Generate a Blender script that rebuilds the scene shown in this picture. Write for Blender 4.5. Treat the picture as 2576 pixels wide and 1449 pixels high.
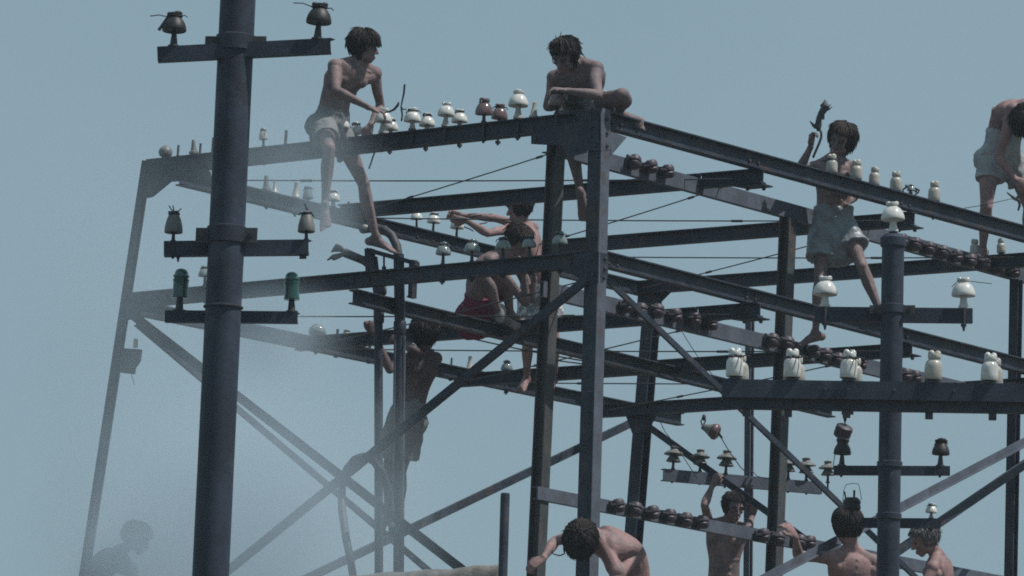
import bpy, bmesh, math, random
import numpy as np
from mathutils import Vector, Matrix, noise

random.seed(7)
rng = np.random.default_rng(7)
SC = bpy.context.scene
COL = SC.collection
for o in list(bpy.data.objects):
    bpy.data.objects.remove(o)

# ------------------------------------------------------------------ camera
# recovered from the vanishing lines of the two beam directions and the posts
F_PX, PW, PH = 14042.8, 2576.0, 1449.0          # focal length and picture size in survey pixels
PITCH, ROLL, AZ = np.radians([8.7788, 1.7062, 36.8393])
CAM = np.array([0.0, 0.0, 1.6])
FWD = np.array([0, np.cos(PITCH), np.sin(PITCH)])
_u0 = np.array([0, -np.sin(PITCH), np.cos(PITCH)])
_r0 = np.array([1.0, 0, 0])
RGT = np.cos(ROLL) * _r0 + np.sin(ROLL) * _u0
UPV = -np.sin(ROLL) * _r0 + np.cos(ROLL) * _u0
cd = bpy.data.cameras.new('camera')
cam = bpy.data.objects.new('camera', cd)
COL.objects.link(cam)
cd.sensor_width = 36.0
cd.lens = 36.0 * F_PX / PW
cd.clip_start = 0.5
cd.clip_end = 6000.0
M = Matrix.Identity(4)
for i, ax in enumerate((RGT, UPV, -FWD)):
    for k in range(3):
        M[k][i] = ax[k]
M[0][3], M[1][3], M[2][3] = CAM
cam.matrix_world = M
SC.camera = cam

# ------------------------------------------------------------------ light
SUN_EL, SUN_AZ = math.radians(60), math.radians(104)   # azimuth from +Y towards +X
sun_dir = Vector((math.sin(SUN_AZ) * math.cos(SUN_EL), math.cos(SUN_AZ) * math.cos(SUN_EL), math.sin(SUN_EL)))
sl = bpy.data.lights.new('sun', 'SUN')
sl.energy = 4.3
sl.angle = math.radians(0.6)
sl.color = (1.0, 0.95, 0.91)
so = bpy.data.objects.new('sun', sl)
COL.objects.link(so)
so.location = (20, -10, 40)
so.rotation_euler = (-sun_dir).to_track_quat('-Z', 'Y').to_euler()

w = bpy.data.worlds.new('World')
SC.world = w
w.use_nodes = True
nt = w.node_tree
nt.nodes.clear()
sky = nt.nodes.new('ShaderNodeTexSky')
sky.sky_type = 'NISHITA'
sky.sun_disc = False
sky.sun_elevation = SUN_EL
sky.sun_rotation = SUN_AZ
sky.air_density = 1.3
sky.dust_density = 1.2
sky.ozone_density = 1.5
tint = nt.nodes.new('ShaderNodeMixRGB')
tint.blend_type = 'MULTIPLY'
tint.inputs[0].default_value = 1.0
tint.inputs[2].default_value = (0.98, 1.06, 1.12, 1)     # the cool cast of the whole daylight
bg = nt.nodes.new('ShaderNodeBackground')
bg.inputs[1].default_value = 0.075
wo = nt.nodes.new('ShaderNodeOutputWorld')
nt.links.new(sky.outputs[0], tint.inputs[1])
hazy = nt.nodes.new('ShaderNodeMixRGB')                     # milky film of haze that evens the whole sky
hazy.inputs[0].default_value = 0.86
wtc = nt.nodes.new('ShaderNodeTexCoord')                     # faint cloudy unevenness of the haze
wno = nt.nodes.new('ShaderNodeTexNoise')
wno.inputs['Scale'].default_value = 9.0
wno.inputs['Detail'].default_value = 3
wcr = nt.nodes.new('ShaderNodeValToRGB')
wcr.color_ramp.elements[0].position, wcr.color_ramp.elements[1].position = 0.3, 0.7
wcr.color_ramp.elements[0].color = (3.10, 4.55, 5.42, 1)
wcr.color_ramp.elements[1].color = (3.46, 4.94, 5.78, 1)
nt.links.new(wtc.outputs['Generated'], wno.inputs['Vector'])
nt.links.new(wno.outputs['Fac'], wcr.inputs[0])
nt.links.new(wcr.outputs[0], hazy.inputs[2])
nt.links.new(tint.outputs[0], hazy.inputs[1])
nt.links.new(hazy.outputs[0], bg.inputs[0])
nt.links.new(bg.outputs[0], wo.inputs[0])

SC.render.engine = 'CYCLES'
SC.view_settings.view_transform = 'Standard'
SC.view_settings.look = 'None'
SC.view_settings.exposure = 0.0
SC.view_settings.gamma = 1.0
SC.view_settings.use_curve_mapping = False
SC.cycles.max_bounces = 6
SC.cycles.volume_bounces = 2
SC.cycles.filter_width = 1.8
SC.cycles.use_denoising = False

# ------------------------------------------------------------------ survey helpers
def ray(x, y):
    return FWD + RGT * (x - PW / 2) / F_PX - UPV * (y - PH / 2) / F_PX
def at(x, y, d):
    return CAM + ray(x, y) * d
def depth(p):
    return float((np.asarray(p) - CAM) @ FWD)
def cv(x, y, z):
    v = RGT * x + UPV * y - FWD * z
    return v / np.linalg.norm(v)
EL = np.array([-np.cos(AZ), np.sin(AZ), 0])      # along the left face of the frame
ER = np.array([np.sin(AZ), np.cos(AZ), 0])       # along the right face
EZ = np.array([0, 0, 1.0])
ORG = at(1508, 286, 42.0)                        # top of the near corner post
def W(l, r, z):
    return ORG + l * EL + r * ER + z * EZ
def fr(p):
    q = np.asarray(p) - ORG
    return float(q @ EL), float(q @ ER), float(q[2])
def on_l(x, y, r):
    d = ray(x, y)
    return CAM + d * (((ORG - CAM) @ ER + r) / (d @ ER))
def on_r(x, y, l):
    d = ray(x, y)
    return CAM + d * (((ORG - CAM) @ EL + l) / (d @ EL))
def on_z(x, y, z):
    d = ray(x, y)
    return CAM + d * ((ORG[2] + z - CAM[2]) / d[2])
GROUND = -ORG[2]

# ------------------------------------------------------------------ materials
def mat(name, col, rough=0.6, metal=0.0, var=0.25, scale=6.0, col2=None, bump=0.0, bscale=40.0, spec=0.5, trans=0.0, coat=0.0, thr=(0.4, 0.65), noise2=None, noise3=None):
    m = bpy.data.materials.new(name)
    m.use_nodes = True
    n, L = m.node_tree.nodes, m.node_tree.links
    p = n['Principled BSDF']
    p.inputs['Roughness'].default_value = rough
    p.inputs['Metallic'].default_value = metal
    p.inputs['Specular IOR Level'].default_value = spec
    p.inputs['Coat Weight'].default_value = coat
    if trans:
        p.inputs['Transmission Weight'].default_value = trans
    tc = n.new('ShaderNodeTexCoord')
    no = n.new('ShaderNodeTexNoise')
    no.inputs['Scale'].default_value = scale
    no.inputs['Detail'].default_value = 6
    no.inputs['Roughness'].default_value = 0.65
    oi = n.new('ShaderNodeObjectInfo')
    mp = n.new('ShaderNodeMapping')
    cb = n.new('ShaderNodeCombineXYZ')
    ml = n.new('ShaderNodeMath'); ml.operation = 'MULTIPLY'; ml.inputs[1].default_value = 37.0
    L.new(oi.outputs['Random'], ml.inputs[0])
    L.new(ml.outputs[0], cb.inputs[0]); L.new(ml.outputs[0], cb.inputs[2])
    L.new(cb.outputs[0], mp.inputs['Location']); L.new(tc.outputs['Object'], mp.inputs['Vector'])
    L.new(mp.outputs[0], no.inputs['Vector'])
    cr = n.new('ShaderNodeValToRGB')
    c2 = col2 or tuple(c * (1 - var) for c in col)
    cr.color_ramp.elements[0].position, cr.color_ramp.elements[1].position = thr
    cr.color_ramp.elements[0].color = (*c2, 1)
    cr.color_ramp.elements[1].color = (*col, 1)
    L.new(no.outputs['Fac'], cr.inputs[0])
    last = cr.outputs[0]
    for noise2 in [q for q in (noise2, noise3) if q]:
        n2 = n.new('ShaderNodeTexNoise')
        n2.inputs['Scale'].default_value = noise2[1]
        n2.inputs['Detail'].default_value = 6
        n2.inputs['Roughness'].default_value = 0.7
        L.new(mp.outputs[0], n2.inputs['Vector'])
        r2 = n.new('ShaderNodeValToRGB')
        r2.color_ramp.elements[0].position, r2.color_ramp.elements[1].position = noise2[2], noise2[3]
        mx = n.new('ShaderNodeMixRGB')
        mx.inputs[2].default_value = (*noise2[0], 1)
        L.new(n2.outputs['Fac'], r2.inputs[0])
        L.new(r2.outputs[0], mx.inputs[0])
        L.new(last, mx.inputs[1])
        last = mx.outputs[0]
    L.new(last, p.inputs['Base Color'])
    if bump:
        nb = n.new('ShaderNodeTexNoise')
        nb.inputs['Scale'].default_value = bscale
        nb.inputs['Detail'].default_value = 5
        L.new(tc.outputs['Object'], nb.inputs['Vector'])
        bp = n.new('ShaderNodeBump')
        bp.inputs['Strength'].default_value = bump
        bp.inputs['Distance'].default_value = 0.01
        L.new(nb.outputs['Fac'], bp.inputs['Height'])
        L.new(bp.outputs[0], p.inputs['Normal'])
    return m

MT = {}
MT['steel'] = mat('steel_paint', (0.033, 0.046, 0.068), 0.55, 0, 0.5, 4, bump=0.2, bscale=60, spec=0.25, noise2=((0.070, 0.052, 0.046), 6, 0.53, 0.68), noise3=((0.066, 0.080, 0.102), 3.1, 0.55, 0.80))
MT['steel_pale'] = mat('pale_steel', (0.100, 0.118, 0.152), 0.6, 0, 0.3, 7, bump=0.2, bscale=50, spec=0.25, noise2=((0.080, 0.064, 0.060), 8, 0.54, 0.70))  # paler steel; on the corner post it stands in for sunlight
MT['steel_green'] = mat('steel_mossy', (0.066, 0.074, 0.078), 0.65, 0, 0.35, 4, bump=0.2, bscale=45, spec=0.25, noise2=((0.095, 0.078, 0.066), 6, 0.5, 0.68))
MT['pole'] = mat('pole_paint', (0.034, 0.047, 0.072), 0.55, 0, 0.4, 3, bump=0.15, bscale=30, spec=0.25, noise2=((0.022, 0.024, 0.034), 4, 0.48, 0.7), noise3=((0.085, 0.095, 0.115), 2.2, 0.56, 0.8))
MT['iron'] = mat('old_iron', (0.055, 0.058, 0.066), 0.65, 0.2, 0.4, 20, bump=0.3, bscale=80)
MT['wire'] = mat('wire_metal', (0.05, 0.052, 0.06), 0.6, 0.3, 0.3, 30)
MT['cable'] = mat('cable_jacket', (0.045, 0.05, 0.058), 0.6, 0, 0.4, 12, bump=0.3, bscale=60)
MT['porc'] = mat('white_porcelain', (0.60, 0.61, 0.58), 0.18, 0, 0.12, 25, coat=0.3, noise2=((0.34, 0.33, 0.28), 10, 0.52, 0.74))
MT['porc_dirty'] = mat('dusty_porcelain', (0.46, 0.45, 0.40), 0.35, 0, 0.3, 20, noise2=((0.30, 0.28, 0.24), 18, 0.45, 0.7))
MT['porc_grey'] = mat('grey_porcelain', (0.17, 0.175, 0.165), 0.5, 0, 0.35, 20, noise2=((0.10, 0.10, 0.09), 18, 0.5, 0.7))
MT['brown'] = mat('brown_porcelain', (0.15, 0.095, 0.09), 0.22, 0, 0.3, 25, coat=0.3)
MT['purple'] = mat('violet_porcelain', (0.075, 0.060, 0.078), 0.5, 0, 0.4, 25, spec=0.3, noise2=((0.16, 0.15, 0.18), 16, 0.55, 0.75))
MT['dark_porc'] = mat('blackened_porcelain', (0.030, 0.030, 0.030), 0.5, 0, 0.4, 25, spec=0.3, noise2=((0.11, 0.108, 0.10), 24, 0.64, 0.75))
MT['green'] = mat('green_glass', (0.025, 0.10, 0.085), 0.12, 0, 0.3, 8, coat=0.4)
MT['glass'] = mat('grey_glass', (0.22, 0.28, 0.28), 0.15, 0, 0.35, 18, coat=0.3)
MT['red_porc'] = mat('red_glaze', (0.15, 0.09, 0.095), 0.35, 0, 0.3, 20)
MT['hair_dark'] = mat('dark_hair', (0.034, 0.028, 0.027), 0.72, 0, 0.5, 30, spec=0.18)
MT['hair_brown'] = mat('brown_hair', (0.052, 0.040, 0.037), 0.72, 0, 0.5, 30, spec=0.18)
MT['hair_grey'] = mat('grey_hair', (0.16, 0.16, 0.165), 0.6, 0, 0.5, 30)
MT['hair_fair'] = mat('dusty_fair_hair', (0.26, 0.235, 0.21), 0.6, 0, 0.5, 30)
MT['cloth'] = mat('grey_cotton', (0.17, 0.185, 0.185), 0.85, 0, 0.25, 9, bump=0.3, bscale=25)
MT['satin'] = mat('grey_satin', (0.20, 0.23, 0.25), 0.45, 0, 0.25, 8, bump=0.35, bscale=14)
MT['white_cloth'] = mat('pale_cotton', (0.34, 0.355, 0.36), 0.85, 0, 0.3, 10, bump=0.3, bscale=20)
MT['print_cloth'] = mat('patterned_cotton', (0.55, 0.55, 0.53), 0.8, 0, 0.3, 22, (0.16, 0.17, 0.19), 0.2, 20, thr=(0.48, 0.56))
MT['red_cloth'] = mat('red_cotton', (0.20, 0.013, 0.055), 0.8, 0, 0.35, 12, bump=0.3, bscale=20)
MT['wood'] = mat('weathered_timber', (0.17, 0.165, 0.15), 0.9, 0, 0.45, 12, bump=0.6, bscale=30)
MT['plank'] = mat('plank_timber', (0.20, 0.17, 0.14), 0.9, 0, 0.4, 8, bump=0.5, bscale=25)
MT['ground'] = mat('dry_ground', (0.085, 0.085, 0.07), 0.95, 0, 0.4, 0.15)
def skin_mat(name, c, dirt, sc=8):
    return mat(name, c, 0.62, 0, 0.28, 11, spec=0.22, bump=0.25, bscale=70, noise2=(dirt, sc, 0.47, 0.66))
MT['skin'] = skin_mat('skin', (0.235, 0.168, 0.165), (0.105, 0.090, 0.097))
MT['skin_dusty'] = skin_mat('dusty_skin', (0.21, 0.155, 0.155), (0.105, 0.098, 0.108), 7)
MT['skin_shaded'] = skin_mat('shaded_skin', (0.14, 0.10, 0.10), (0.055, 0.05, 0.058), 6)  # skin colour darkened to paint the shade on the climbing man
MT['nipple'] = mat('nipple', (0.14, 0.075, 0.075), 0.6)
MT['skin_pink'] = skin_mat('flushed_skin', (0.32, 0.20, 0.192), (0.165, 0.128, 0.13))
MT['lips'] = mat('lips', (0.30, 0.12, 0.11), 0.4)
MT['eye'] = mat('eye_dark', (0.03, 0.025, 0.025), 0.3)

# ------------------------------------------------------------------ mesh helpers
class MB:
    def __init__(s):
        s.v, s.f = [], []
    def add(s, vs, fs):
        b = len(s.v)
        s.v += [tuple(map(float, q)) for q in vs]
        s.f += [tuple(b + i for i in q) for q in fs]
    def box(s, c, ax, half):
        c = np.asarray(c, float)
        A = [np.asarray(a, float) * h for a, h in zip(ax, half)]
        vs = [c + sx * A[0] + sy * A[1] + sz * A[2] for sx in (-1, 1) for sy in (-1, 1) for sz in (-1, 1)]
        s.add(vs, [(0, 1, 3, 2), (4, 6, 7, 5), (0, 4, 5, 1), (2, 3, 7, 6), (0, 2, 6, 4), (1, 5, 7, 3)])
    def prism(s, poly, off):
        n = len(poly)
        vs = [np.asarray(p, float) for p in poly] + [np.asarray(p, float) + off for p in poly]
        s.add(vs, [tuple(range(n - 1, -1, -1)), tuple(range(n, 2 * n))] + [(i, (i + 1) % n, n + (i + 1) % n, n + i) for i in range(n)])
    def extrude(s, prof, p0, p1, ax, ay):
        """prof: list of (x, y) in the plane ax, ay; extruded from p0 to p1"""
        p0, p1 = np.asarray(p0, float), np.asarray(p1, float)
        s.prism([p0 + x * ax + y * ay for x, y in prof], p1 - p0)
    def loft(s, pts, rads, ref, n=12, cap=True):
        pts = [np.asarray(p, float) for p in pts]
        rads = [(q, q) if np.isscalar(q) else q for q in rads]
        if cap:
            t0 = pts[0] - pts[1]; t0 /= np.linalg.norm(t0) + 1e-9
            t1 = pts[-1] - pts[-2]; t1 /= np.linalg.norm(t1) + 1e-9
            r0, r1 = min(rads[0]), min(rads[-1])
            pts = [pts[0] + t0 * r0 * .85, pts[0] + t0 * r0 * .5] + pts + [pts[-1] + t1 * r1 * .5, pts[-1] + t1 * r1 * .85]
            sc = lambda q, k: (q[0] * k, q[1] * k)
            if isinstance(ref, list): ref = [ref[0]] * 2 + ref + [ref[-1]] * 2
            rads = [sc(rads[0], .45), sc(rads[0], .85)] + list(rads) + [sc(rads[-1], .85), sc(rads[-1], .45)]
        m = len(pts)
        vs = []
        px = None
        for i in range(m):
            t = pts[min(i + 1, m - 1)] - pts[max(i - 1, 0)]
            t = t / (np.linalg.norm(t) + 1e-9)
            R = np.asarray(ref[i] if isinstance(ref, list) else ref, float)
            if px is not None and not isinstance(ref, list):
                R = px
            x = R - t * (R @ t)
            nx = np.linalg.norm(x)
            x = x / nx if nx > 1e-6 else np.cross(t, [0.3, 0.5, 0.8])
            y = np.cross(t, x)
            px = x
            for k in range(n):
                a = 2 * math.pi * k / n
                vs.append(pts[i] + x * rads[i][0] * math.cos(a) + y * rads[i][1] * math.sin(a))
        fs = [tuple(range(n - 1, -1, -1)), tuple(range((m - 1) * n, m * n))]
        for i in range(m - 1):
            for k in range(n):
                fs.append((i * n + k, i * n + (k + 1) % n, (i + 1) * n + (k + 1) % n, (i + 1) * n + k))
        s.add(vs, fs)
    def tube(s, pts, r, n=8, cap=False):
        pts = [np.asarray(p, float) for p in pts]
        rr = r if isinstance(r, (list, tuple)) else [r] * len(pts)
        t = pts[1] - pts[0]
        ref = np.array([0, 0, 1.0]) if abs(t[2]) < .9 * np.linalg.norm(t) else np.array([1.0, 0, 0])
        s.loft(pts, list(rr), ref, n, cap)
    def lathe(s, prof, n=20, c=(0, 0, 0)):
        c = np.asarray(c, float)
        vs, fs, rows = [], [], []
        for r, z in prof:
            if r < 1e-5:
                rows.append([len(vs)]); vs.append(c + [0, 0, z])
            else:
                rows.append(list(range(len(vs), len(vs) + n)))
                vs += [c + [r * math.cos(2 * math.pi * k / n), r * math.sin(2 * math.pi * k / n), z] for k in range(n)]
        for a, b in zip(rows[:-1], rows[1:]):
            for k in range(n):
                q = [a[k % len(a)], a[(k + 1) % len(a)], b[(k + 1) % len(b)], b[k % len(b)]]
                q2 = []
                for i in q:
                    if i not in q2: q2.append(i)
                if len(q2) > 2: fs.append(tuple(q2))
        s.add(vs, fs)
    def ball(s, c, r, ax=None, n=14, m=9):
        c = np.asarray(c, float)
        r = np.array([r] * 3 if np.isscalar(r) else r, float)
        A = np.eye(3) if ax is None else np.array(ax, float)
        vs = [c + A.T @ (r * [0, 0, 1])]
        for i in range(1, m):
            th = math.pi * i / m
            for k in range(n):
                ph = 2 * math.pi * k / n
                vs.append(c + A.T @ (r * [math.sin(th) * math.cos(ph), math.sin(th) * math.sin(ph), math.cos(th)]))
        vs.append(c + A.T @ (r * [0, 0, -1]))
        fs = [(0, 1 + k, 1 + (k + 1) % n) for k in range(n)]
        for i in range(m - 2):
            for k in range(n):
                a, b = 1 + i * n + k, 1 + i * n + (k + 1) % n
                fs.append((a, a + n, b + n, b))
        e = len(vs) - 1
        fs += [(e, 1 + (m - 2) * n + (k + 1) % n, 1 + (m - 2) * n + k) for k in range(n)]
        s.add(vs, fs)
    def mesh(s, name, org=(0, 0, 0), smooth=True, fix=True):
        me = bpy.data.meshes.new(name)
        o = np.asarray(org, float)
        me.from_pydata([tuple(np.asarray(q) - o) for q in s.v], [], s.f)
        if fix:
            bm = bmesh.new(); bm.from_mesh(me)
            bmesh.ops.recalc_face_normals(bm, faces=bm.faces)
            bm.to_mesh(me); bm.free()
        if smooth:
            me.polygons.foreach_set('use_smooth', [True] * len(me.polygons))
            me.set_sharp_from_angle(angle=math.radians(38))
        return me

def thing(name, label, cat, loc=(0, 0, 0), group=None, rot=None):
    o = bpy.data.objects.new(name, None)
    COL.objects.link(o)
    o.location = tuple(map(float, loc))
    if rot is not None: o.rotation_euler = rot
    o.empty_display_size = 0.1
    o['label'] = label; o['category'] = cat
    if group: o['group'] = group
    return o
def put(name, me, m, parent=None):
    o = bpy.data.objects.new(name, me)
    COL.objects.link(o)
    if not me.materials:
        me.materials.append(MT[m] if isinstance(m, str) else m)
    if parent is not None: o.parent = parent
    return o
def part(name, mb, m, parent, smooth=True):
    """mb is in world coordinates; parent is an unrotated Empty or a part of one"""
    org = np.zeros(3)
    q = parent
    while q is not None:
        org = org + np.array(q.location); q = q.parent
    return put(name, mb.mesh(name, org, smooth), m, parent)
def solo(name, mb, m, label, cat, loc, group=None, smooth=True):
    o = put(name, mb.mesh(name, loc, smooth), m)
    o.location = tuple(map(float, loc))
    o['label'] = label; o['category'] = cat
    if group: o['group'] = group
    return o
def unit(v):
    v = np.asarray(v, float)
    return v / np.linalg.norm(v)
# ------------------------------------------------------------------ ground
mb = MB()
N = 24
xs = [-3000 + 6000 * i / N for i in range(N + 1)]
mb.add([(x, y, 0) for y in xs for x in xs],
       [(j * (N + 1) + i, j * (N + 1) + i + 1, (j + 1) * (N + 1) + i + 1, (j + 1) * (N + 1) + i) for j in range(N) for i in range(N)])
g = put('ground', mb.mesh('ground'), 'ground'); g['kind'] = 'structure'

# ------------------------------------------------------------------ steel frame
frame = thing('steel_frame', 'tall weathered switchyard frame of bolted steel beams, posts and braces', 'steel frame', W(0, 0, GROUND))
def iprof(h, w_, tf=0.011, tw=0.009):
    a, b, t = w_ / 2, tw / 2, tf
    return [(-a, 0), (a, 0), (a, -t), (b, -t), (b, -h + t), (a, -h + t), (a, -h), (-a, -h), (-a, -h + t), (-b, -h + t), (-b, -t), (-a, -t)]
def beam(p0, p1, h=.12, w_=.075, m='steel', name='beam'):
    """I-section with the top flange's face on the line p0-p1"""
    p0, p1 = np.asarray(p0), np.asarray(p1)
    d = unit(p1 - p0)
    x = unit(np.cross(d, EZ)); y = np.cross(x, d)
    b = MB(); b.extrude(iprof(h, w_), p0, p1, x, y)
    return part(name, b, m, frame, smooth=False)
def channel(p0, p1, h=.12, w_=.06, m='steel', flip=1, t=.009):
    p0, p1 = np.asarray(p0), np.asarray(p1)
    d = unit(p1 - p0); x = unit(np.cross(d, EZ)) * flip; y = np.cross(unit(np.cross(d, EZ)), d)
    b = MB(); b.extrude([(0, 0), (w_, 0), (w_, -t), (t, -t), (t, -h + t), (w_, -h + t), (w_, -h), (0, -h)], p0, p1, x, y)
    return part('beam', b, m, frame, smooth=False)
def post(p0, p1, wx=.12, wy=.11, m='steel', ax=ER):
    """H-section; flanges face along ax"""
    p0, p1 = np.asarray(p0), np.asarray(p1)
    d = unit(p1 - p0)
    y = unit(ax - d * (ax @ d)); x = np.cross(y, d)
    b = MB(); b.extrude([(p, q + wy / 2) for p, q in iprof(wy, wx, .012, .010)], p0, p1, x, y)
    return part('post', b, m, frame, smooth=False)
def angle(p0, p1, s=.08, m='steel', nrm=ER, t=.009, flip=1):
    """angle iron: one leg lies in the plane whose normal is nrm, the other stands along nrm"""
    p0, p1 = np.asarray(p0), np.asarray(p1)
    d = unit(p1 - p0); y = unit(nrm - d * (nrm @ d)); x = np.cross(d, y)
    b = MB(); b.extrude([(-s / 2, 0), (s / 2, 0), (s / 2, t), (-s / 2 + t, t), (-s / 2 + t, s * .5 * flip), (-s / 2, s * .5 * flip)], p0, p1, x, y)
    return part('brace', b, m, frame, smooth=False)
_bolt = MB(); _bolt.lathe([(0, .014), (.011, .013), (.014, .009), (.014, 0), (.018, 0), (.018, -.003)], 6)
BOLT = _bolt.mesh('bolt', smooth=False)
def bolts(parent, pts, nrm, m='iron'):
    q = Vector(nrm).to_track_quat('Z', 'Y')
    org = np.array(frame.location)
    if parent is not frame: org = org + np.array(parent.location)
    for p in pts:
        o = put('bolt', BOLT, m, parent)
        o.location = tuple(np.asarray(p) - org); o.rotation_mode = 'QUATERNION'; o.rotation_quaternion = q
def plate(poly, off, m='steel', bl=None, nrm=None):
    b = MB(); b.prism(poly, np.asarray(off))
    o = part('gusset_plate', b, m, frame, smooth=False)
    if bl: bolts(o, bl, nrm if nrm is not None else -np.asarray(off))
    return o

# --- upper level -------------------------------------------------------------
ZT = .022
beam(W(-.02, 0, ZT), W(4.43, 0, ZT - .012), .127, .09)                       # left face
beam(W(0, .052, ZT + .005), W(0, 9.4, ZT + .055), .127, .09)                 # right face
beam(W(4.15, .05, -.09), W(4.15, 6.5, -.085), .118, .08)                     # far left side
for r_, z_, le in ((2.06, -.082, 4.11), (4.25, -.09, 4.11), (6.3, -.115, 4.11)):
    beam(W(-.10, r_, z_ - .018), W(.483, r_, z_ - .012), .115, .08)
    beam(W(.495, r_, z_ - .012), W(le, r_, z_ + .02), .115, .08)
channel(W(.489, .02, -.128), W(.489, 8.6, -.14), .124, .055, 'steel_pale', -1)
# --- second level ------------------------------------------------------------
beam(W(.0, 0, -1.048), W(4.60, 0, -1.058), .118, .085)
beam(W(0, .052, -1.036), W(0, 9.4, -1.078), .118, .085)
beam(W(4.55, -.05, -1.112), W(4.55, 7.65, -1.08), .115, .08)
for r_, z_ in ((2.06, -1.152), (4.25, -1.176), (6.3, -1.19)):
    beam(W(-.10, r_, z_ - .006), W(.483, r_, z_ - .004), .11, .08)
    beam(W(.495, r_, z_ - .004), W(4.51, r_, z_ + .01), .11, .08)
channel(W(.489, .02, -1.236), W(.489, 8.6, -1.248), .122, .055, 'steel_pale', -1)
beam(W(2.234, -.09, -1.198), W(2.234, 6.62, -1.262), .112, .085)
# --- third level (mostly below the picture) -----------------------------------
channel(W(.489, .02, -2.797), W(.489, 8.4, -2.815), .098, .05, 'steel_pale', -1)
for a, b_ in ((W(-.02, 0, -3.75), W(5.4, 0, -3.75)), (W(0, .06, -3.75), W(0, 9.4, -3.75)), (W(5.35, 0.05, -3.75), W(5.35, 7.6, -3.75)),
              (W(0, 6.3, -3.9), W(5.2, 6.3, -3.9)), (W(0, 3.2, -3.9), W(5.2, 3.2, -3.9))):
    beam(a, b_, .13, .09)
# --- posts ---------------------------------------------------------------------
G0 = GROUND
p1 = post(W(.0, 0, .03), W(.02, 0, G0), .115, .105, 'steel')
b_ = MB()                                                                       # plate added in paler steel to paint the corner post's sunlit face
b_.box(W(-.062, .0, (.03 + G0) / 2), (EL, ER, EZ), (.004, .056, (.03 - G0) / 2)); part('added_sunlit_plate', b_, 'steel_pale', frame, False)
post(W(.489, .13, -.06), W(.70, .13, G0), .105, .10, 'steel_green', EL)
post(W(.489, 3.29, -.262), W(.68, 3.29, G0), .105, .10, 'steel_green', EL)
post(W(4.02, 6.42, -.20), W(4.62, 6.42, G0), .12, .12, 'steel')
_l0, _l1 = fr(on_l(1887, 735, 6.80)), fr(on_l(1882, 1410, 6.80))
post(W(_l0[0], 6.80, -.16), W(_l1[0] + (_l1[0] - _l0[0]) / (_l1[2] - _l0[2]) * (G0 - _l1[2]), 6.80, G0), .06, .06, 'steel_pale')
post(W(.489, 6.79, -.262), W(.52, 6.79, G0), .085, .08, 'steel')
post(W(4.455, 0.0, .005), W(5.82, 0.0, G0), .062, .058, 'steel')
post(W(0, 8.7, .02), W(0, 8.7, G0), .115, .105, 'steel')
# --- gussets ---------------------------------------------------------------------
y0 = -.058
def LP(x, y, r): return on_l(x, y, r)
pl = plate([LP(1336, 333, y0), LP(1474, 300, y0), LP(1474, 384, y0), LP(1440, 392, y0), LP(1404, 366, y0), LP(1336, 362, y0)], ER * .009,
           bl=[LP(1466, 312, y0), LP(1466, 352, y0), LP(1450, 376, y0), LP(1348, 350, y0)], nrm=-ER)
pl = plate([LP(1448, 284, y0 - .011), LP(1508, 279, y0 - .011), LP(1507, 378, y0 - .011), LP(1476, 380, y0 - .011)], ER * .009,
           bl=[LP(1486, 300, y0 - .011), LP(1486, 322, y0 - .011), LP(1486, 344, y0 - .011), LP(1498, 366, y0 - .011)], nrm=-ER)
x0 = -.068
def RP(x, y, l): return on_r(x, y, l)
pl = plate([RP(1512, 282, x0), RP(1536, 284, x0), RP(1536, 376, x0), RP(1512, 380, x0)], EL * .008, 'steel_pale',
           bl=[RP(1527, 300, x0), RP(1527, 335, x0), RP(1527, 367, x0)], nrm=-EL)
plate([RP(1535, 330, -.045), RP(1577, 345, -.045), RP(1537, 392, -.045)], EL * .008, 'steel_pale')
# far left corner gusset
plate([LP(371, 402, -.05), LP(470, 393, -.05), LP(528, 432, -.05), LP(532, 452, -.05), LP(430, 457, -.05), LP(384, 495, -.05), LP(360, 500, -.05)], ER * .009, 'steel')
# second level corner: small plates and brace cleats
plate([LP(1440, 640, y0), LP(1506, 633, y0), LP(1504, 712, y0), LP(1478, 716, y0), LP(1440, 690, y0)], ER * .009,
      bl=[LP(1492, 650, y0), LP(1492, 690, y0)], nrm=-ER)
plate([RP(1511, 634, x0), RP(1531, 640, x0), RP(1529, 700, x0), RP(1511, 712, x0)], EL * .008, 'steel',
      bl=[RP(1522, 650, x0), RP(1521, 675, x0), RP(1519, 698, x0)], nrm=-EL)
plate([LP(322, 738, -.05), LP(352, 735, -.05), LP(352, 800, -.05), LP(313, 806, -.05)], ER * .009, 'steel')
# plates where the cross beams hang under the sunny side beam
for r_ in (2.06, 4.25, 6.3):
    for zz in (-.105, -1.155):
        plate([W(.14, r_ - .05, zz - .118), W(-.12, r_ - .05, zz - .118), W(-.12, r_ + .11, zz - .118), W(.10, r_ + .11, zz - .118)], EZ * -.01, 'steel')
        bolts(frame, [W(-.06, r_ + .07, zz - .14), W(.06, r_ + .02, zz - .14)], -EZ)
# back post gussets
plate([on_l(1640, 722, 6.35), on_l(1690, 732, 6.35), on_l(1652, 770, 6.35), on_l(1600, 800, 6.35), on_l(1605, 735, 6.35)], ER * .01, 'steel')
plate([on_l(1572, 1040, 6.35), on_l(1650, 1046, 6.35), on_l(1628, 1088, 6.35), on_l(1590, 1090, 6.35)], ER * .01, 'steel')
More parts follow.
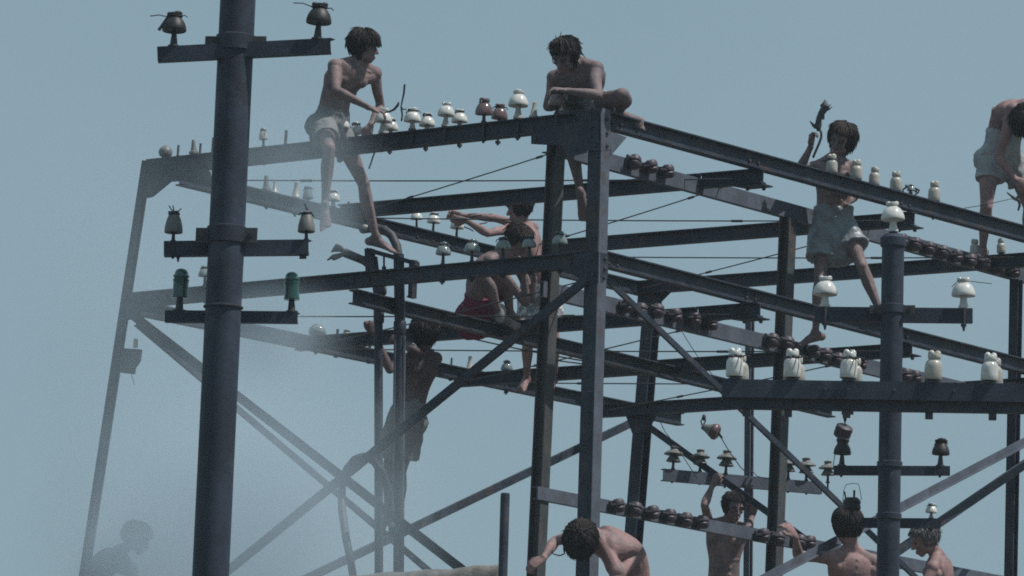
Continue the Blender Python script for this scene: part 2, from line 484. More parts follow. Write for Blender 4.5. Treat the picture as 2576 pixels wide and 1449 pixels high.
# --- braces -----------------------------------------------------------------------
def ext(a, b, k): return np.asarray(a) + (np.asarray(b) - np.asarray(a)) * k
a, b_ = on_l(1480, 700, -.05), on_l(600, 1415, -.05)
angle(a, ext(a, b_, 1.12), .078, 'steel', -ER)
a, b_ = on_l(330, 790, .06), on_l(1110, 1393, .06)
angle(a, ext(a, b_, 1.15), .074, 'steel', ER)
a, b_ = on_r(1517, 690, .02), on_r(2190, 1340, .02)
angle(a, ext(a, b_, 1.3), .046, 'steel', EL, flip=1)
a, b_ = on_r(2576, 1112, -.04), on_r(1990, 1419, -.04)
angle(ext(a, b_, -.5), ext(a, b_, 1.25), .07, 'steel_pale', -EL)
a, b_ = on_r(2576, 1172, .12), on_r(2272, 1380, .12)
angle(ext(a, b_, -.9), ext(a, b_, 1.5), .07, 'steel', EL)
a, b_ = on_r(1592, 1064, 4.48), on_r(870, 1410, 4.48)
angle(a, ext(a, b_, 1.2), .068, 'steel', EL)
a, b_ = on_l(1618, 1064, 6.36), on_l(2050, 1374, 6.36)
BRG = (np.array(a), np.array(b_))
angle(a, ext(a, b_, 1.3), .06, 'steel', ER)
a, b_ = on_r(345, 812, 4.62), on_r(945, 1320, 4.62)
angle(a, ext(a, b_, 1.25), .052, 'steel', EL)
# --- tie rods -----------------------------------------------------------------------
def rod(p, q, r=.0055, sag=.012, name='tie_rod', n=10):
    p, q = np.asarray(p), np.asarray(q)
    b = MB(); b.tube([p + (q - p) * i / n - EZ * sag * 4 * (i / n) * (1 - i / n) for i in range(n + 1)], r, 6)
    return part(name, b, 'wire', frame)
for z, lb in ((-.165, 4.12), (-1.235, 4.5)):
    rr = (0.06, 2.06, 4.25, 6.3)
    for i in range(3):
        for (la, ra), (lc, rc) in (((0.02, rr[i]), (lb, rr[i + 1])), ((lb, rr[i]), (.02, rr[i + 1]))):
            A_, B_ = W(la, ra, z), W(lc, rc, z - .006)
            rod(A_, B_)
            for k in (.22, .71):                                              # turnbuckles on the rods
                c = ext(A_, B_, k) - EZ * .012 * 4 * k * (1 - k)
                d = unit(B_ - A_); t = MB(); t.tube([c - d * .05, c - d * .045, c + d * .045, c + d * .05], [.006, .011, .011, .006], 6)
                part('turnbuckle', t, 'iron', frame)
rod(on_l(1130, 838, 2.3), on_l(1470, 908, 2.3), .006); rod(on_r(1386, 905, 1.6), on_r(1470, 916, 1.6), .006, 0)

# --- front carrier beam -----------------------------------------------------------
carrier = thing('carrier_beam', 'wide grey steel carrier beam in front of the pole with white bottle insulators', 'beam', at(2300, 1026, 38.9))
b_ = MB()
a, c_ = at(1818, 953, 38.8), at(2740, 968, 38.8)
d = unit(c_ - a); nx = unit(np.cross(d, EZ)); hy = np.cross(nx, d)
if nx @ FWD > 0: nx = -nx
b_.extrude([(0, 0), (0, -.128), (-.13, -.128), (-.13, -.118), (-.01, -.118), (-.01, -.01), (-.06, -.01), (-.06, 0)], a, c_, nx, hy)
part('channel', b_, 'pole', carrier, False)
b_ = MB(); b_.extrude([(-.055, -.130), (-.055, -.198), (-.13, -.198), (-.13, -.189), (-.064, -.189), (-.064, -.130)], a, c_, nx, hy); part('lower_angle', b_, 'steel', carrier, False)
CARR = (a, c_, d, nx, hy)
for x_ in (2132, 2340, 2500, 1985, 1880):
    q = a + d * ((at(x_, 960, 38.8) - a) @ d) - nx * .09 - hy * .196
    b_ = MB(); b_.box(q - hy * .025, (d, nx, hy), (.026, .02, .026)); part('bolt_head', b_, 'iron', carrier, False)
b_ = MB()
for x_ in (2075, 2132, 2250, 2400):
    q = a + d * ((at(x_, 975, 38.8) - a) @ d) - hy * .06 + nx * .004
    b_.lathe([(0, .006), (.012, .004), (.013, -.004)], 8, (0, 0, 0))
    k = len(b_.v) - 17
    for i in range(k, len(b_.v)):
        v = b_.v[i]; b_.v[i] = tuple(q + d * v[0] + hy * v[1] + nx * v[2])
part('rivets', b_, 'iron', carrier)
for x_ in (1840, 2680):                                                        # arms that tie the carrier back to the frame
    q = a + d * ((at(x_, 990, 38.8) - a) @ d) - hy * .20 - nx * .11
    q2 = on_r(x_, 1010, -.05)
    b_ = MB(); dd = unit(q2 - q); b_.extrude([(-.03, 0), (.03, 0), (.03, .01), (-.03, .01)], q, q2, unit(np.cross(dd, EZ)), np.cross(unit(np.cross(dd, EZ)), dd))
    part('tie_arm', b_, 'steel', carrier, False)

for z_ in (-.058, -1.098):                                                     # bolt pairs through the webs of the sunny side beams
    for r_ in (.16, .27, 2.0, 2.12, 4.19, 4.31, 6.24, 6.36):
        bolts(frame, [W(-.006, r_, z_ + .018), W(-.006, r_, z_ - .022)], -EL)
for l_ in (.10, .22, 2.15, 2.3, 4.2, 4.3):
    bolts(frame, [W(l_, -.006, -.045), W(l_, -.006, -.075), W(l_, -.006, -1.09), W(l_, -.006, -1.12)], -ER)

# ------------------------------------------------------------------ the milky air
b_ = MB(); b_.box((0, 0, 5.4), (np.array([1., 0, 0]), np.array([0, 1., 0]), EZ), (3050, 3050, 6.4))
hz = bpy.data.materials.new('haze_air'); hz.use_nodes = True
hz.node_tree.nodes.clear()
_o = hz.node_tree.nodes.new('ShaderNodeOutputMaterial'); _v = hz.node_tree.nodes.new('ShaderNodeVolumePrincipled')
_v.inputs['Density'].default_value = 0.0006
_v.inputs['Color'].default_value = (0.72, 0.86, 0.96, 1)
hz.node_tree.links.new(_v.outputs[0], _o.inputs['Volume'])
o = put('haze', b_.mesh('haze', smooth=False), hz); o['kind'] = 'stuff'
# ------------------------------------------------------------------ tubular poles
def arm(parent, x0, x1, y0, y1, dep, hpx, wd=.07, m='pole', behind=.0, hole=None, tip=True):
    """crossarm: channel seen from its web side, top edge through the two survey points"""
    a, c = at(x0, y0, dep + behind), at(x1, y1, dep + behind)
    h = hpx / F_PX * dep
    d = unit(c - a); nx = unit(np.cross(d, EZ)); nx = nx if nx @ FWD > 0 else -nx; y = np.cross(nx, d); y = y if y[2] > 0 else -y
    b = MB(); t = .009
    b.extrude([(0, 0), (wd, 0), (wd, -t), (t, -t), (t, -h + t), (wd, -h + t), (wd, -h), (0, -h)], a, c, nx, y)
    o = part('crossarm', b, m, parent, False)
    return o, a, c, d, nx, y
def pole_thing(x_top, y_top, x_bot, y_bot, dtop, dia_px, label, top_z_extra, m='pole'):
    p, q = at(x_top, y_top, dtop), None
    rr = ray(x_bot, y_bot)
    q = CAM + rr * ((p - CAM) @ unit(FWD * [1, 1, 0]) / (rr @ unit(FWD * [1, 1, 0])))
    d = unit(p - q)
    base = q - d * (q[2] / d[2])
    o = thing('utility_pole', label, 'pole', base, 'tubular poles with crossarms')
    R = dia_px / F_PX * dtop / 2
    top = p + d * top_z_extra
    b = MB(); b.loft([base, base + (top - base) * .5, top], [R * 1.08, R * 1.03, R], np.array([1., 0, 0]), 40, False)
    part('shaft', b, m, o)
    return o, base, d, R
def collar(parent, c, d, R, h, m='pole', lug=True, lift=.012):
    b = MB(); b.loft([c - d * h / 2, c - d * h / 2 + d * .006, c + d * h / 2 - d * .006, c + d * h / 2], [R, R + lift, R + lift, R], np.array([1., 0, 0]), 40, False)
    o = part('collar', b, m, parent)
    if lug:
        for s in (-1, 1):
            b = MB(); cc = c + RGT * s * (R + .035) - FWD * .02
            b.box(cc, (RGT, FWD, d), (.045, .03, h * .42))
            b2 = part('lug', b, 'iron', o, False)
            b = MB(); b.tube([cc - FWD * .06, cc - FWD * .03], .016, 6); part('lug_bolt', b, 'iron', o)
    return o

DL, DR = 36.0, 40.0
left, lbase, ld, lR = pole_thing(597, 30, 531, 1419, DL, 89, 'thick dark tubular steel pole at left with three short crossarms', .9)
LARM = []
for x0, x1, ya, yb, hpx, hole in ((395, 831, 117, 95, 38, 0), (412, 776, 606, 602, 38, 1), (415, 749, 780, 783, 29, 0)):
    o, a, c, d, nx, y = arm(left, x0, x1, ya, yb, DL, hpx, behind=-.13 if ya < 700 else -.13, m='pole')
    LARM.append((a, c, d, nx, y))
for (px, py, hh, lug) in ((594, 112, .11, True), (573, 606, .115, True), (566, 790, .022, False)):
    cpt = at(px, py, DL); cpt = lbase + ld * ((cpt - lbase) @ ld)
    collar(left, cpt, ld, lR * 1.02, hh, 'pole', lug)
# band below the lowest arm runs round the arm too: small saddle plates
for (px, py) in ((448, 610), (742, 606)):
    pass
b = MB(); p = at(448, 640, DL - .11); b.box(p, (RGT, FWD, UPV), (.018, .02, .02)); b.tube([p, p - UPV * .05], [.016, .004], 8); part('pin_nut', b, 'iron', left)
b = MB(); p = at(762, 632, DL - .1); b.box(p, (RGT, FWD, UPV), (.022, .018, .05)); part('bracket_stub', b, 'iron', left, False)
for (px, py, dx) in ((835, 99, 14), (778, 606, 14), (751, 789, 10)):                        # pointed flange tips
    b = MB(); p = at(px - 6, py, DL - .09); b.prism([p - UPV * .012, p + UPV * .012, p + RGT * dx * .0026], FWD * .05); part('flange_tip', b, 'pole', left, False)

right, rbase, rd, rR = pole_thing(2247, 600, 2234, 1419, DR, 56, 'tubular steel pole at right with three crossarms and capped top', .01)
cpt = at(2247, 606, DR); cpt = rbase + rd * ((cpt - rbase) @ rd)
b = MB(); b.loft([cpt - rd * .05, cpt - rd * .04, cpt + rd * .02, cpt + rd * .045, cpt + rd * .05], [rR, rR + .012, rR + .013, rR * .8, rR * .5], np.array([1., 0, 0]), 40, False); part('cap', b, 'pole', right)
RARM = []
for x0, x1, ya, yb, hpx in ((2050, 2447, 771, 775, 37), (2097, 2390, 1171, 1172, 23), (2166, 2366, 1302, 1304, 24)):
    o, a, c, d, nx, y = arm(right, x0, x1, ya, yb, DR, hpx, behind=-.02 if ya < 800 else .0, m='pole', wd=.06)
    RARM.append((a, c, d, nx, y))
for (px, py, hh, lug) in ((2243, 782, .07, True), (2240, 1180, .05, False), (2236, 1312, .05, False)):
    cpt = at(px, py, DR); cpt = rbase + rd * ((cpt - rbase) @ rd)
    collar(right, cpt, rd, rR * 1.02, hh, 'pole', lug, .010)

# ------------------------------------------------------------------ insulators
def lath(prof, n=22):
    b = MB(); b.lathe(prof, n); return b
def with_lobes(b, z, r, rad):
    for s in (-1, 1):
        b.ball((s * r, 0, z), (rad, rad * 1.7, rad * .62), n=12, m=8)
    return b
def pinmesh(h, r0, r1, below=.14, nut=True, flange=True):
    b = MB()
    pr = [(0, -below), (.009, -below)]
    if nut: pr += [(.009, -below + .012), (.02, -below + .013), (.02, -below + .03), (.009, -below + .031)]
    pr += [(.009, -.004)]
    if flange: pr += [(r0 * 1.5, -.003), (r0 * 1.5, .008)]
    pr += [(r0, .012), (r1, h), (0, h)]
    b.lathe(pr, 12); return b
def tie(r, z, tails=((.6, .025), (3.6, .018)), th=.0042):
    b = MB()
    pts = [np.array([r * math.cos(a), r * math.sin(a), z + .004 * math.sin(3 * a)]) for a in np.linspace(0, 2 * math.pi, 15)]
    b.tube(pts, th, 5)
    b.tube([p + [0, 0, .008] for p in pts[2:12]], th, 5)
    for a, ln in tails:
        p = np.array([r * math.cos(a), r * math.sin(a), z]); d = np.array([math.cos(a), math.sin(a), .25])
        b.tube([p, p + d * ln * .5, p + d * ln + [0, 0, -.02]], th * .9, 5)
    return b
PR = {}
def proto(key, bell, m, pin=None, pm='iron', ties=None, stem=None, sm='porc_dirty'):
    d = {'bell': (bell.mesh(key), m)}
    if stem: d['stem'] = (stem.mesh(key + '_stem'), sm)
    if pin: d['pin'] = (pin.mesh(key + '_pin'), pm)
    if ties: d['tie_wire'] = (ties.mesh(key + '_tie'), 'wire')
    PR[key] = d
# mushroom: wide domed shed with grooved double-lobed head on a conical stem
def mush(r, h0, ht, head=.036):
    z = h0
    b = lath([(0, z + .012), (r * .55, z + .010), (r * .86, z + .004), (r * .97, z), (r, z + .006), (r * .98, z + ht * .22), (r * .86, z + ht * .48), (r * .66, z + ht * .70), (head * .85, z + ht * .80),
              (head * .78, z + ht * .86), (head, z + ht * .93), (head * 1.02, z + ht * 1.02), (head * .8, z + ht * 1.07), (0, z + ht * 1.03)])
    return with_lobes(b, z + ht * 1.05, head * .62, head * .42)
def stem(h, r0, r1): return lath([(0, 0), (r0, 0), (r0 * 1.02, h * .18), (r0 * .8, h * .3), (r1, h * .72), (r1 * 1.05, h + .02), (0, h + .02)], 16)
proto('white_mush', mush(.066, .065, .092), 'porc', pinmesh(.02, .02, .014), ties=tie(.036, .065 + .092 * .86), stem=stem(.065, .028, .017))
proto('white_mush_big', mush(.086, .088, .118, .046), 'porc', pinmesh(.02, .022, .016), stem=stem(.088, .037, .024), sm='porc')
proto('white_mush_bare', mush(.066, .085, .092), 'porc', pinmesh(.02, .02, .014), stem=stem(.085, .030, .017))
proto('white_dome_pin', mush(.058, .078, .08, .03), 'porc', pinmesh(.085, .011, .009, .1), ties=tie(.031, .078 + .068))
proto('brown_mush', mush(.062, .055, .10, .034), 'brown', pinmesh(.06, .013, .010), ties=tie(.034, .055 + .086))
proto('grey_mush', mush(.055, .075, .078, .028), 'glass', pinmesh(.08, .013, .010, .14), ties=tie(.029, .075 + .067))
proto('dark_mush', mush(.064, .085, .10, .046), 'dark_porc', pinmesh(.09, .022, .012, .08), ties=tie(.038, .085 + .086, ((.8, .02), (3.9, .02))))
proto('dark_mush_big', mush(.081, .105, .115, .05), 'dark_porc', pinmesh(.11, .026, .014, .1), ties=tie(.05, .105 + .10, ((3.5, .12), (.3, .04))))
# cup: truncated bell in worn stoneware
cup = lath([(0, .075), (.048, .062), (.057, .056), (.059, .062), (.056, .10), (.046, .14), (.036, .165), (.034, .172), (.030, .178), (.032, .188), (.022, .196), (0, .198)])
proto('grey_cup', cup, 'porc_grey', pinmesh(.07, .012, .010, .11), ties=tie(.033, .178, ((.4, .03), (3.4, .02)), .006))
# green glass: tall bell with two beads and round crown
gg = lath([(r_ * 1.2, z_ * .96) for r_, z_ in [(0, .10), (.038, .092), (.046, .09), (.0475, .097), (.044, .13), (.043, .20), (.046, .215), (.047, .222), (.040, .229), (.041, .236), (.047, .243), (.047, .25), (.039, .258), (.037, .275), (.028, .292), (.012, .30), (0, .302)]])
proto('green_bell', gg, 'green', pinmesh(.11, .028, .018, .06), pm='iron')
# bottle: long skirt, neck groove, double lobed head
def bottle(s):
    b = lath([(0, .04 * s), (.045 * s, .024 * s), (.057 * s, .019 * s), (.060 * s, .024 * s), (.0605 * s, .06 * s), (.060 * s, .105 * s), (.056 * s, .130 * s), (.047 * s, .144 * s), (.039 * s, .150 * s), (.038 * s, .156 * s), (.042 * s, .162 * s), (.0445 * s, .168 * s), (.0445 * s, .192 * s), (.042 * s, .196 * s), (0, .196 * s)])
    for q in (-1, 1):
        b.ball((q * .0215 * s, 0, .194 * s), (.0232 * s, .036 * s, .025 * s), n=14, m=10)
    return b
proto('bottle_tied', bottle(1.0), 'porc', pinmesh(.05, .03, .026, .02, False), ties=tie(.040, .152, ((5.2, .06), (5.6, .08), (4.4, .05)), .006))
proto('bottle_plain', bottle(1.0), 'porc', pinmesh(.05, .03, .026, .02, False))
proto('bottle_dusty', bottle(1.0), 'porc_dirty', pinmesh(.05, .03, .026, .02, False))
proto('small_bottle', bottle(.80), 'porc_dirty', pinmesh(.04, .024, .02, .13))
proto('small_bottle_tied', bottle(.80), 'porc_dirty', pinmesh(.04, .024, .02, .13), ties=tie(.033, .122, ((2.6, .09), (3.4, .06), (3.0, .05)), .008))
# small bell on a thin pin
sb = lath([(0, .06), (.026, .052), (.031, .050), (.032, .055), (.028, .09), (.020, .105), (.016, .11), (.019, .118), (.015, .13), (0, .134)])
proto('small_bell', sb, 'porc_dirty', pinmesh(.06, .009, .008, .13), ties=tie(.018, .11, ((.4, .02), (3.5, .02))))
gb = lath([(0, .05), (.036, .03), (.044, .025), (.046, .03), (.041, .06), (.033, .09), (.026, .11), (.028, .118), (.02, .13), (0, .133)])
proto('glass_bell', gb, 'glass', pinmesh(.045, .012, .009, .13), ties=tie(.028, .11))
# pagoda: two stacked conical sheds
pg = lath([(0, .085), (.05, .072), (.062, .068), (.064, .074), (.040, .112), (.026, .128), (.07, .126), (.084, .128), (.086, .135), (.062, .156), (.036, .168), (.03, .178), (.036, .186), (.036, .196), (.022, .202), (0, .20)], 26)
proto('pagoda', pg, 'porc_grey', pinmesh(.085, .013, .010, .12))
# bare fixings
proto('bare_pin', lath([(0, -.13), (.018, -.13), (.018, -.115), (.008, -.114), (.008, .0), (.012, .004), (.010, .01), (.009, .085), (0, .086)], 10), 'iron')
proto('bare_pin_long', lath([(0, -.13), (.018, -.13), (.018, -.115), (.008, -.114), (.008, .0), (.014, .004), (.013, .01), (.012, .115), (0, .116)], 10), 'iron')
proto('cone_pin', lath([(0, 0), (.036, 0), (.036, .012), (.028, .02), (.018, .075), (.016, .085), (.0165, .118), (.010, .124), (0, .125)], 16), 'porc_dirty', pinmesh(.01, .012, .01, .13))
proto('cone_pin_dark', lath([(0, 0), (.038, 0), (.038, .018), (.026, .026), (.018, .07), (.017, .10), (.012, .118), (0, .12)], 16), 'porc_grey', pinmesh(.01, .012, .01, .13))
gl = lath([(0, .0), (.03, .002), (.055, .02), (.062, .045), (.056, .07), (.038, .092), (.02, .10), (.016, .106), (0, .108)])
proto('globe', gl, 'porc_grey', pinmesh(.01, .02, .015, .13))
gl = lath([(0, .0), (.035, .002), (.065, .025), (.073, .052), (.066, .08), (.046, .102), (.03, .106), (.026, .114), (0, .115)])
proto('glass_globe', gl, 'glass', pinmesh(.01, .02, .015, .13))

def insul(key, p, label, group=None, tilt=0, yaw=None, name='insulator', cat='insulator', s=1.0, only=None):
    if group == 'insulators along the near top beam' or key == 'brown_mush': s *= 1.1
    s *= random.uniform(.96, 1.04)
    rot = (random.uniform(-1, 1) * .055, tilt + random.uniform(-1, 1) * .05, random.uniform(0, 6.28) if yaw is None else yaw)
    o = thing(name, label, cat, p, group, rot)
    o.scale = (s, s, s)
    for nm, (me, m) in PR[key].items():
        if only and nm not in only: continue
        put(nm, me, m, o)
    return o
VIEW = -AZ * 0 + 0.05                                          # lobes across the view

g_ = 'insulators along the near top beam'
def L1(x, r): # point on the top of the near left beam seen under picture x
    y = 390 - (x - 400) * .1
    for _ in range(4):
        p = on_l(x, y, r)
        P = W(fr(p)[0], r, ZT)
        q = P - CAM; y = PH / 2 - F_PX * (q @ UPV) / (q @ FWD)
    return P
insul('globe', L1(416, .02), 'round grey insulator at the far left end of the near top beam', g_, s=.85)
insul('bare_pin', L1(447, 0), 'thin bare pin just right of the round grey insulator', 'bare insulator pins', name='insulator_pin', cat='pin')
insul('cone_pin_dark', L1(487, 0), 'dark conical pin left of the thick left pole on the top beam', 'bare insulator pins', name='insulator_pin', cat='pin')
insul('bare_pin', L1(503, .02), 'bare pin next to the dark conical pin on the top beam', 'bare insulator pins', name='insulator_pin', cat='pin')
insul('bare_pin_long', L1(535, .0), 'bare pin half hidden by the left edge of the thick pole', 'bare insulator pins', name='insulator_pin', cat='pin')
insul('small_bell', L1(663, 0), 'small whitish bell insulator on a thin pin right of the left pole', g_)
insul('bare_pin_long', L1(718, 0), 'lone bare pin between the left pole and the sitting youth', 'bare insulator pins', name='insulator_pin', cat='pin')
insul('white_mush', L1(860, -.09), 'white domed insulator in front of the sitting youth\'s lap, nearest his shorts', g_, s=.86)
insul('white_mush', L1(897, .16), 'white domed insulator behind the one by the youth\'s lap', g_, s=.82)
insul('white_mush_bare', L1(962, -.02), 'white domed insulator directly under the sitting youth\'s hands', g_, s=.95)
insul('white_mush', L1(982, .16), 'cream domed insulator half hidden behind the one under the youth\'s hands', g_, s=.85)
insul('white_mush', L1(1037, -.02), 'white insulator with dark wire round its neck, right of the youth\'s hands', g_, s=.96)
insul('white_mush', L1(1073, .16), 'lower white insulator with wire, behind the wire-necked one', g_, s=.88)
insul('white_mush_bare', L1(1120, -.02), 'front one of the white pair midway along the near top beam', g_, s=.93)
insul('white_mush', L1(1156, .16), 'rear one of the white pair midway along the near top beam', g_, s=.93)
insul('brown_mush', L1(1217, -.02), 'front one of the two brown glazed insulators on the top beam', 'brown insulators on the top beam')
insul('brown_mush', L1(1255, .16), 'rear one of the two brown glazed insulators on the top beam', 'brown insulators on the top beam', s=.95)
insul('white_mush_bare', L1(1303, -.02), 'tallest white insulator, right of the brown pair on the top beam', g_, s=1.08)
insul('cone_pin', L1(1342, 0), 'pale conical pin left of the crouching man on the corner', 'bare insulator pins', name='insulator_pin', cat='pin', s=1.0)
insul('brown_mush', L1(1400, -.04), 'mauve brown insulator under the crouching corner man\'s hand', 'brown insulators on the top beam', s=1.05)
insul('dark_mush', L1(1437, .02), 'black glazed insulator beside the corner man\'s forearm', g_, s=.72)
insul('small_bell', L1(1413, -.045), 'small white knob at the foot of the mauve insulator', g_, s=.42, only=('bell',))
# rear row brackets
for x in (897, 982, 1073, 1156, 1255):
    p = L1(x, .16); b = MB(); q = p - ER * .14
    b.box((p + q) / 2 - EZ * .008, (EL, ER, EZ), (.022, .10, .007))
    part('bracket', b, 'iron', frame, False)

g2 = 'bottle insulators along the sunny side beam'
def R1(x, l=0.):
    y = 286 + (x - 1508) * .28
    for _ in range(5):
        p = on_r(x, y, l)
        r = fr(p)[1]; P = W(l, r, ZT + .005 + r * .005)
        q = P - CAM; y = PH / 2 - F_PX * (q @ UPV) / (q @ FWD)
    return P
insul('small_bottle_tied', R1(2092, .02), 'white bottle insulator wrapped in dark wire before the standing youth\'s chest', g2)
insul('small_bottle', R1(2153, .02), 'white bottle insulator at the standing youth\'s left side', g2)
insul('small_bottle', R1(2198, .03), 'cream bottle insulator just right of the standing youth', g2, s=.95)
insul('small_bottle', R1(2253, .03), 'browned bottle insulator directly above the right pole', g2, s=1.05)
insul('small_bottle', R1(2349, .03), 'farthest right bottle insulator on the sunny beam, on a dark base', g2, s=1.05)
insul('grey_mush', R1(2292, .02), 'broken insulator stub with wire scraps between two bottle insulators', g2, s=.62)
b = MB()
for k in range(7):
    c = R1(2310 - k * 5, .02) + EZ * random.uniform(.03, .09)
    b.tube([c, c + rng.normal(0, .03, 3), c + rng.normal(0, .05, 3)], .008, 5)
solo('wire_scrap', b, 'wire', 'crumpled dark wire scraps on the sunny beam above the right pole', 'wire', R1(2308, .02))
l4 = lambda x, r=6.3: W(fr(on_l(x, 645, r))[0], r, -.125)
insul('small_bottle', l4(2452), 'small pale bottle insulator behind the bending man\'s ankle', g2, s=.85)
insul('bottle_dusty', l4(2519), 'squat grey insulator under the sunny beam at the right edge', g2, s=.62)

g3 = 'insulators along the far top beam'
def Bm(x, l=4.15, z0=-.088):
    y = 430 + (x - 400) * .24
    for _ in range(5):
        p = on_r(x, y, l)
        r = fr(p)[1]; P = W(l, r, z0)
        q = P - CAM; y = PH / 2 - F_PX * (q @ UPV) / (q @ FWD)
    return P
PIN = 'bare insulator pins'
insul('cone_pin_dark', Bm(670), 'grey conical pin on the far top beam, first right of the left pole', PIN, name='insulator_pin', cat='pin', s=1.15)
insul('cone_pin', Bm(691), 'short conical pin second from the left pole on the far top beam', PIN, name='insulator_pin', cat='pin', s=.85)
insul('cone_pin', Bm(744), 'pale conical pin left of the glass bell on the far top beam', PIN, name='insulator_pin', cat='pin', s=1.1)
insul('glass_bell', Bm(774), 'clear glass bell insulator behind the hanging bare leg', g3)
insul('white_mush', Bm(838), 'bright white domed insulator between the sitting youth\'s shins', g3, s=.86)
insul('bare_pin', Bm(876), 'bare pin on the far beam between the youth\'s shins', PIN, name='insulator_pin', cat='pin')
insul('white_dome_pin', Bm(1048), 'flat white insulator on a pin right of the youth\'s standing foot', g3, s=.95)
insul('white_dome_pin', Bm(1089), 'middle of three white pin insulators on the far top beam', g3, s=1.05)
insul('white_dome_pin', Bm(1148), 'white insulator gripped by the far man with outstretched arms', g3, s=1.0)
g4 = 'smoky glass insulators on the middle beam'
def L1p(x, r=.0):
    y = 700
    for _ in range(5):
        p = on_l(x, y, r); l = fr(p)[0]; P = W(l, r, -1.05)
        q = P - CAM; y = PH / 2 - F_PX * (q @ UPV) / (q @ FWD)
    return P
insul('grey_mush', L1p(515), 'hazy grey insulator left of the left pole on the middle beam', g4)
for x, t in ((1114, 'grey glass insulator left of the crouching man in red'), (1187, 'grey glass insulator above the red-shorted man\'s shoulder'), (1265, 'grey glass insulator left of the crouching man\'s lowered head'),
             (1332, 'grey glass insulator right of the crouching man\'s lowered head'), (1408, 'grey glass insulator between the two near posts')):
    insul('grey_mush', L1p(x), t, g4, s=1.06)
g5 = 'insulators along the far middle beam'
BP = lambda x: Bm(x, 4.55, -1.105)
insul('glass_globe', BP(797), 'round glass insulator on the smoky middle beam right of the left pole', g5)
insul('bare_pin_long', BP(847), 'bare pin between the round glass and white insulators', PIN, name='insulator_pin', cat='pin')
insul('white_mush', BP(872), 'small white domed insulator left of the raised fist', g5, s=.72)
insul('bare_pin_long', BP(930), 'bare pin gripped by a raised fist beside the cable duct', PIN, name='insulator_pin', cat='pin', s=.9)
insul('cone_pin', BP(1181), 'pale conical pin right of the climbing man\'s shoulder', PIN, name='insulator_pin', cat='pin')
insul('bare_pin', BP(1135), 'short bare pin by the climbing man\'s shoulder', PIN, name='insulator_pin', cat='pin', s=.9)
insul('grey_mush', BP(1274), 'grey glass insulator low behind the long diagonal brace', g5, s=1.0)

# left pole insulators
def on_arm(A, x, back=.03):
    a, c, d, nx, y = A
    r0 = ray(x, 0)
    k = ((at(x, 700, depth(a)) - a) @ RGT) / (d @ RGT)
    return a + d * k + nx * back
insul('dark_mush_big', on_arm(LARM[0], 436), 'blackened insulator with wire tail, left end of the left pole\'s top arm', 'insulators on the left pole')
insul('dark_mush_big', on_arm(LARM[0], 798), 'blackened insulator on the right end of the left pole\'s top arm', 'insulators on the left pole')
insul('grey_cup', on_arm(LARM[1], 435), 'stone grey cup insulator on the left end of the middle arm', 'insulators on the left pole')
insul('grey_cup', on_arm(LARM[1], 770), 'stone grey cup insulator on the right end of the middle arm', 'insulators on the left pole')
insul('green_bell', on_arm(LARM[2], 450), 'green glass insulator on the left end of the lowest arm', 'insulators on the left pole', s=.92)
insul('green_bell', on_arm(LARM[2], 733), 'green glass insulator on the right end of the lowest arm', 'insulators on the left pole', s=.92)
b = MB()
p = on_arm(LARM[0], 436) + EZ * .2
b.tube([p, p + cv(-1, -.2, .3) * .05, p + cv(-1, -.9, .2) * .14], [.007, .008, .011], 6); part('tail', b, 'wire', left)
b = MB()
p = on_arm(LARM[1], 435) + EZ * .19
for k in range(3):
    d = cv(random.uniform(-1, 1), random.uniform(-.2, .8), random.uniform(-.5, .5)); b.tube([p, p + d * .03, p + d * .05 + EZ * .01], .004, 5)
part('wire_scrap', b, 'wire', left)
b = MB(); p = on_arm(LARM[1], 770) + EZ * .19
for k in range(2):
    d = cv(random.uniform(-1, 1), random.uniform(-.2, .5), random.uniform(-.5, .5)); b.tube([p, p + d * .03, p + d * .05], .005, 5)
part('wire_scrap', b, 'wire', left)

# right pole insulators
g6 = 'white insulators on the right pole'
insul('white_mush_big', cpt * 0 + (rbase + rd * ((at(2248, 583, DR) - rbase) @ rd)), 'large white domed insulator on top of the right pole', g6, yaw=0)
insul('white_mush_big', on_arm(RARM[0], 2076), 'large white insulator on the left end of the right pole\'s upper arm', g6, yaw=0)
insul('white_mush_big', on_arm(RARM[0], 2425), 'large white insulator with wires, right end of the upper arm', g6, yaw=0)
b = MB(); p = on_arm(RARM[0], 2425) + EZ * .19
b.tube([p + cv(-1, .35, .6) * .05, p + cv(-1, -.35, .3) * .1], .003, 5); b.tube([p + cv(1, .2, .6) * .05, p + cv(1, -.05, .2) * .2], .003, 5)
part('loose_wire', b, 'wire', right)
for x in (2076, 2425):
    p = on_arm(RARM[0], x, -.012); b = MB()
    b.tube([p - EZ * .0, p - EZ * .125], .012, 8); b.tube([p - EZ * .125, p - EZ * .17], [.016, .006], 8); part('pin_tail', b, 'iron', right)
insul('dark_mush', on_arm(RARM[1], 2118), 'dark insulator on the left end of the right pole\'s middle arm', 'dark insulators on the right pole', s=1.0)
insul('dark_mush', on_arm(RARM[1], 2366), 'mossy dark insulator on the right end of the middle arm', 'dark insulators on the right pole', s=1.0)
insul('white_mush', on_arm(RARM[2], 2343), 'small banded insulator on the right end of the lowest arm', 'dark insulators on the right pole', s=.66)
st = thing('broken_insulator', 'broken insulator stump with bare pins and wire loop above the dark-haired man', 'insulator', on_arm(RARM[2], 2150))
p = np.array(st.location)
q = at(2143, 1268, DR); b = MB(); b.lathe([(0, -.05), (.05, -.05), (.066, -.03), (.06, 0), (.065, .01), (.06, .03), (.05, .035), (.045, .045), (0, .046)], 16, q); part('bell', b, 'dark_porc', st)
b = MB(); b.tube([q - EZ * .05, p - EZ * .0 + (q - p) * [1, 1, 0]], .012, 8); part('pin', b, 'iron', st)
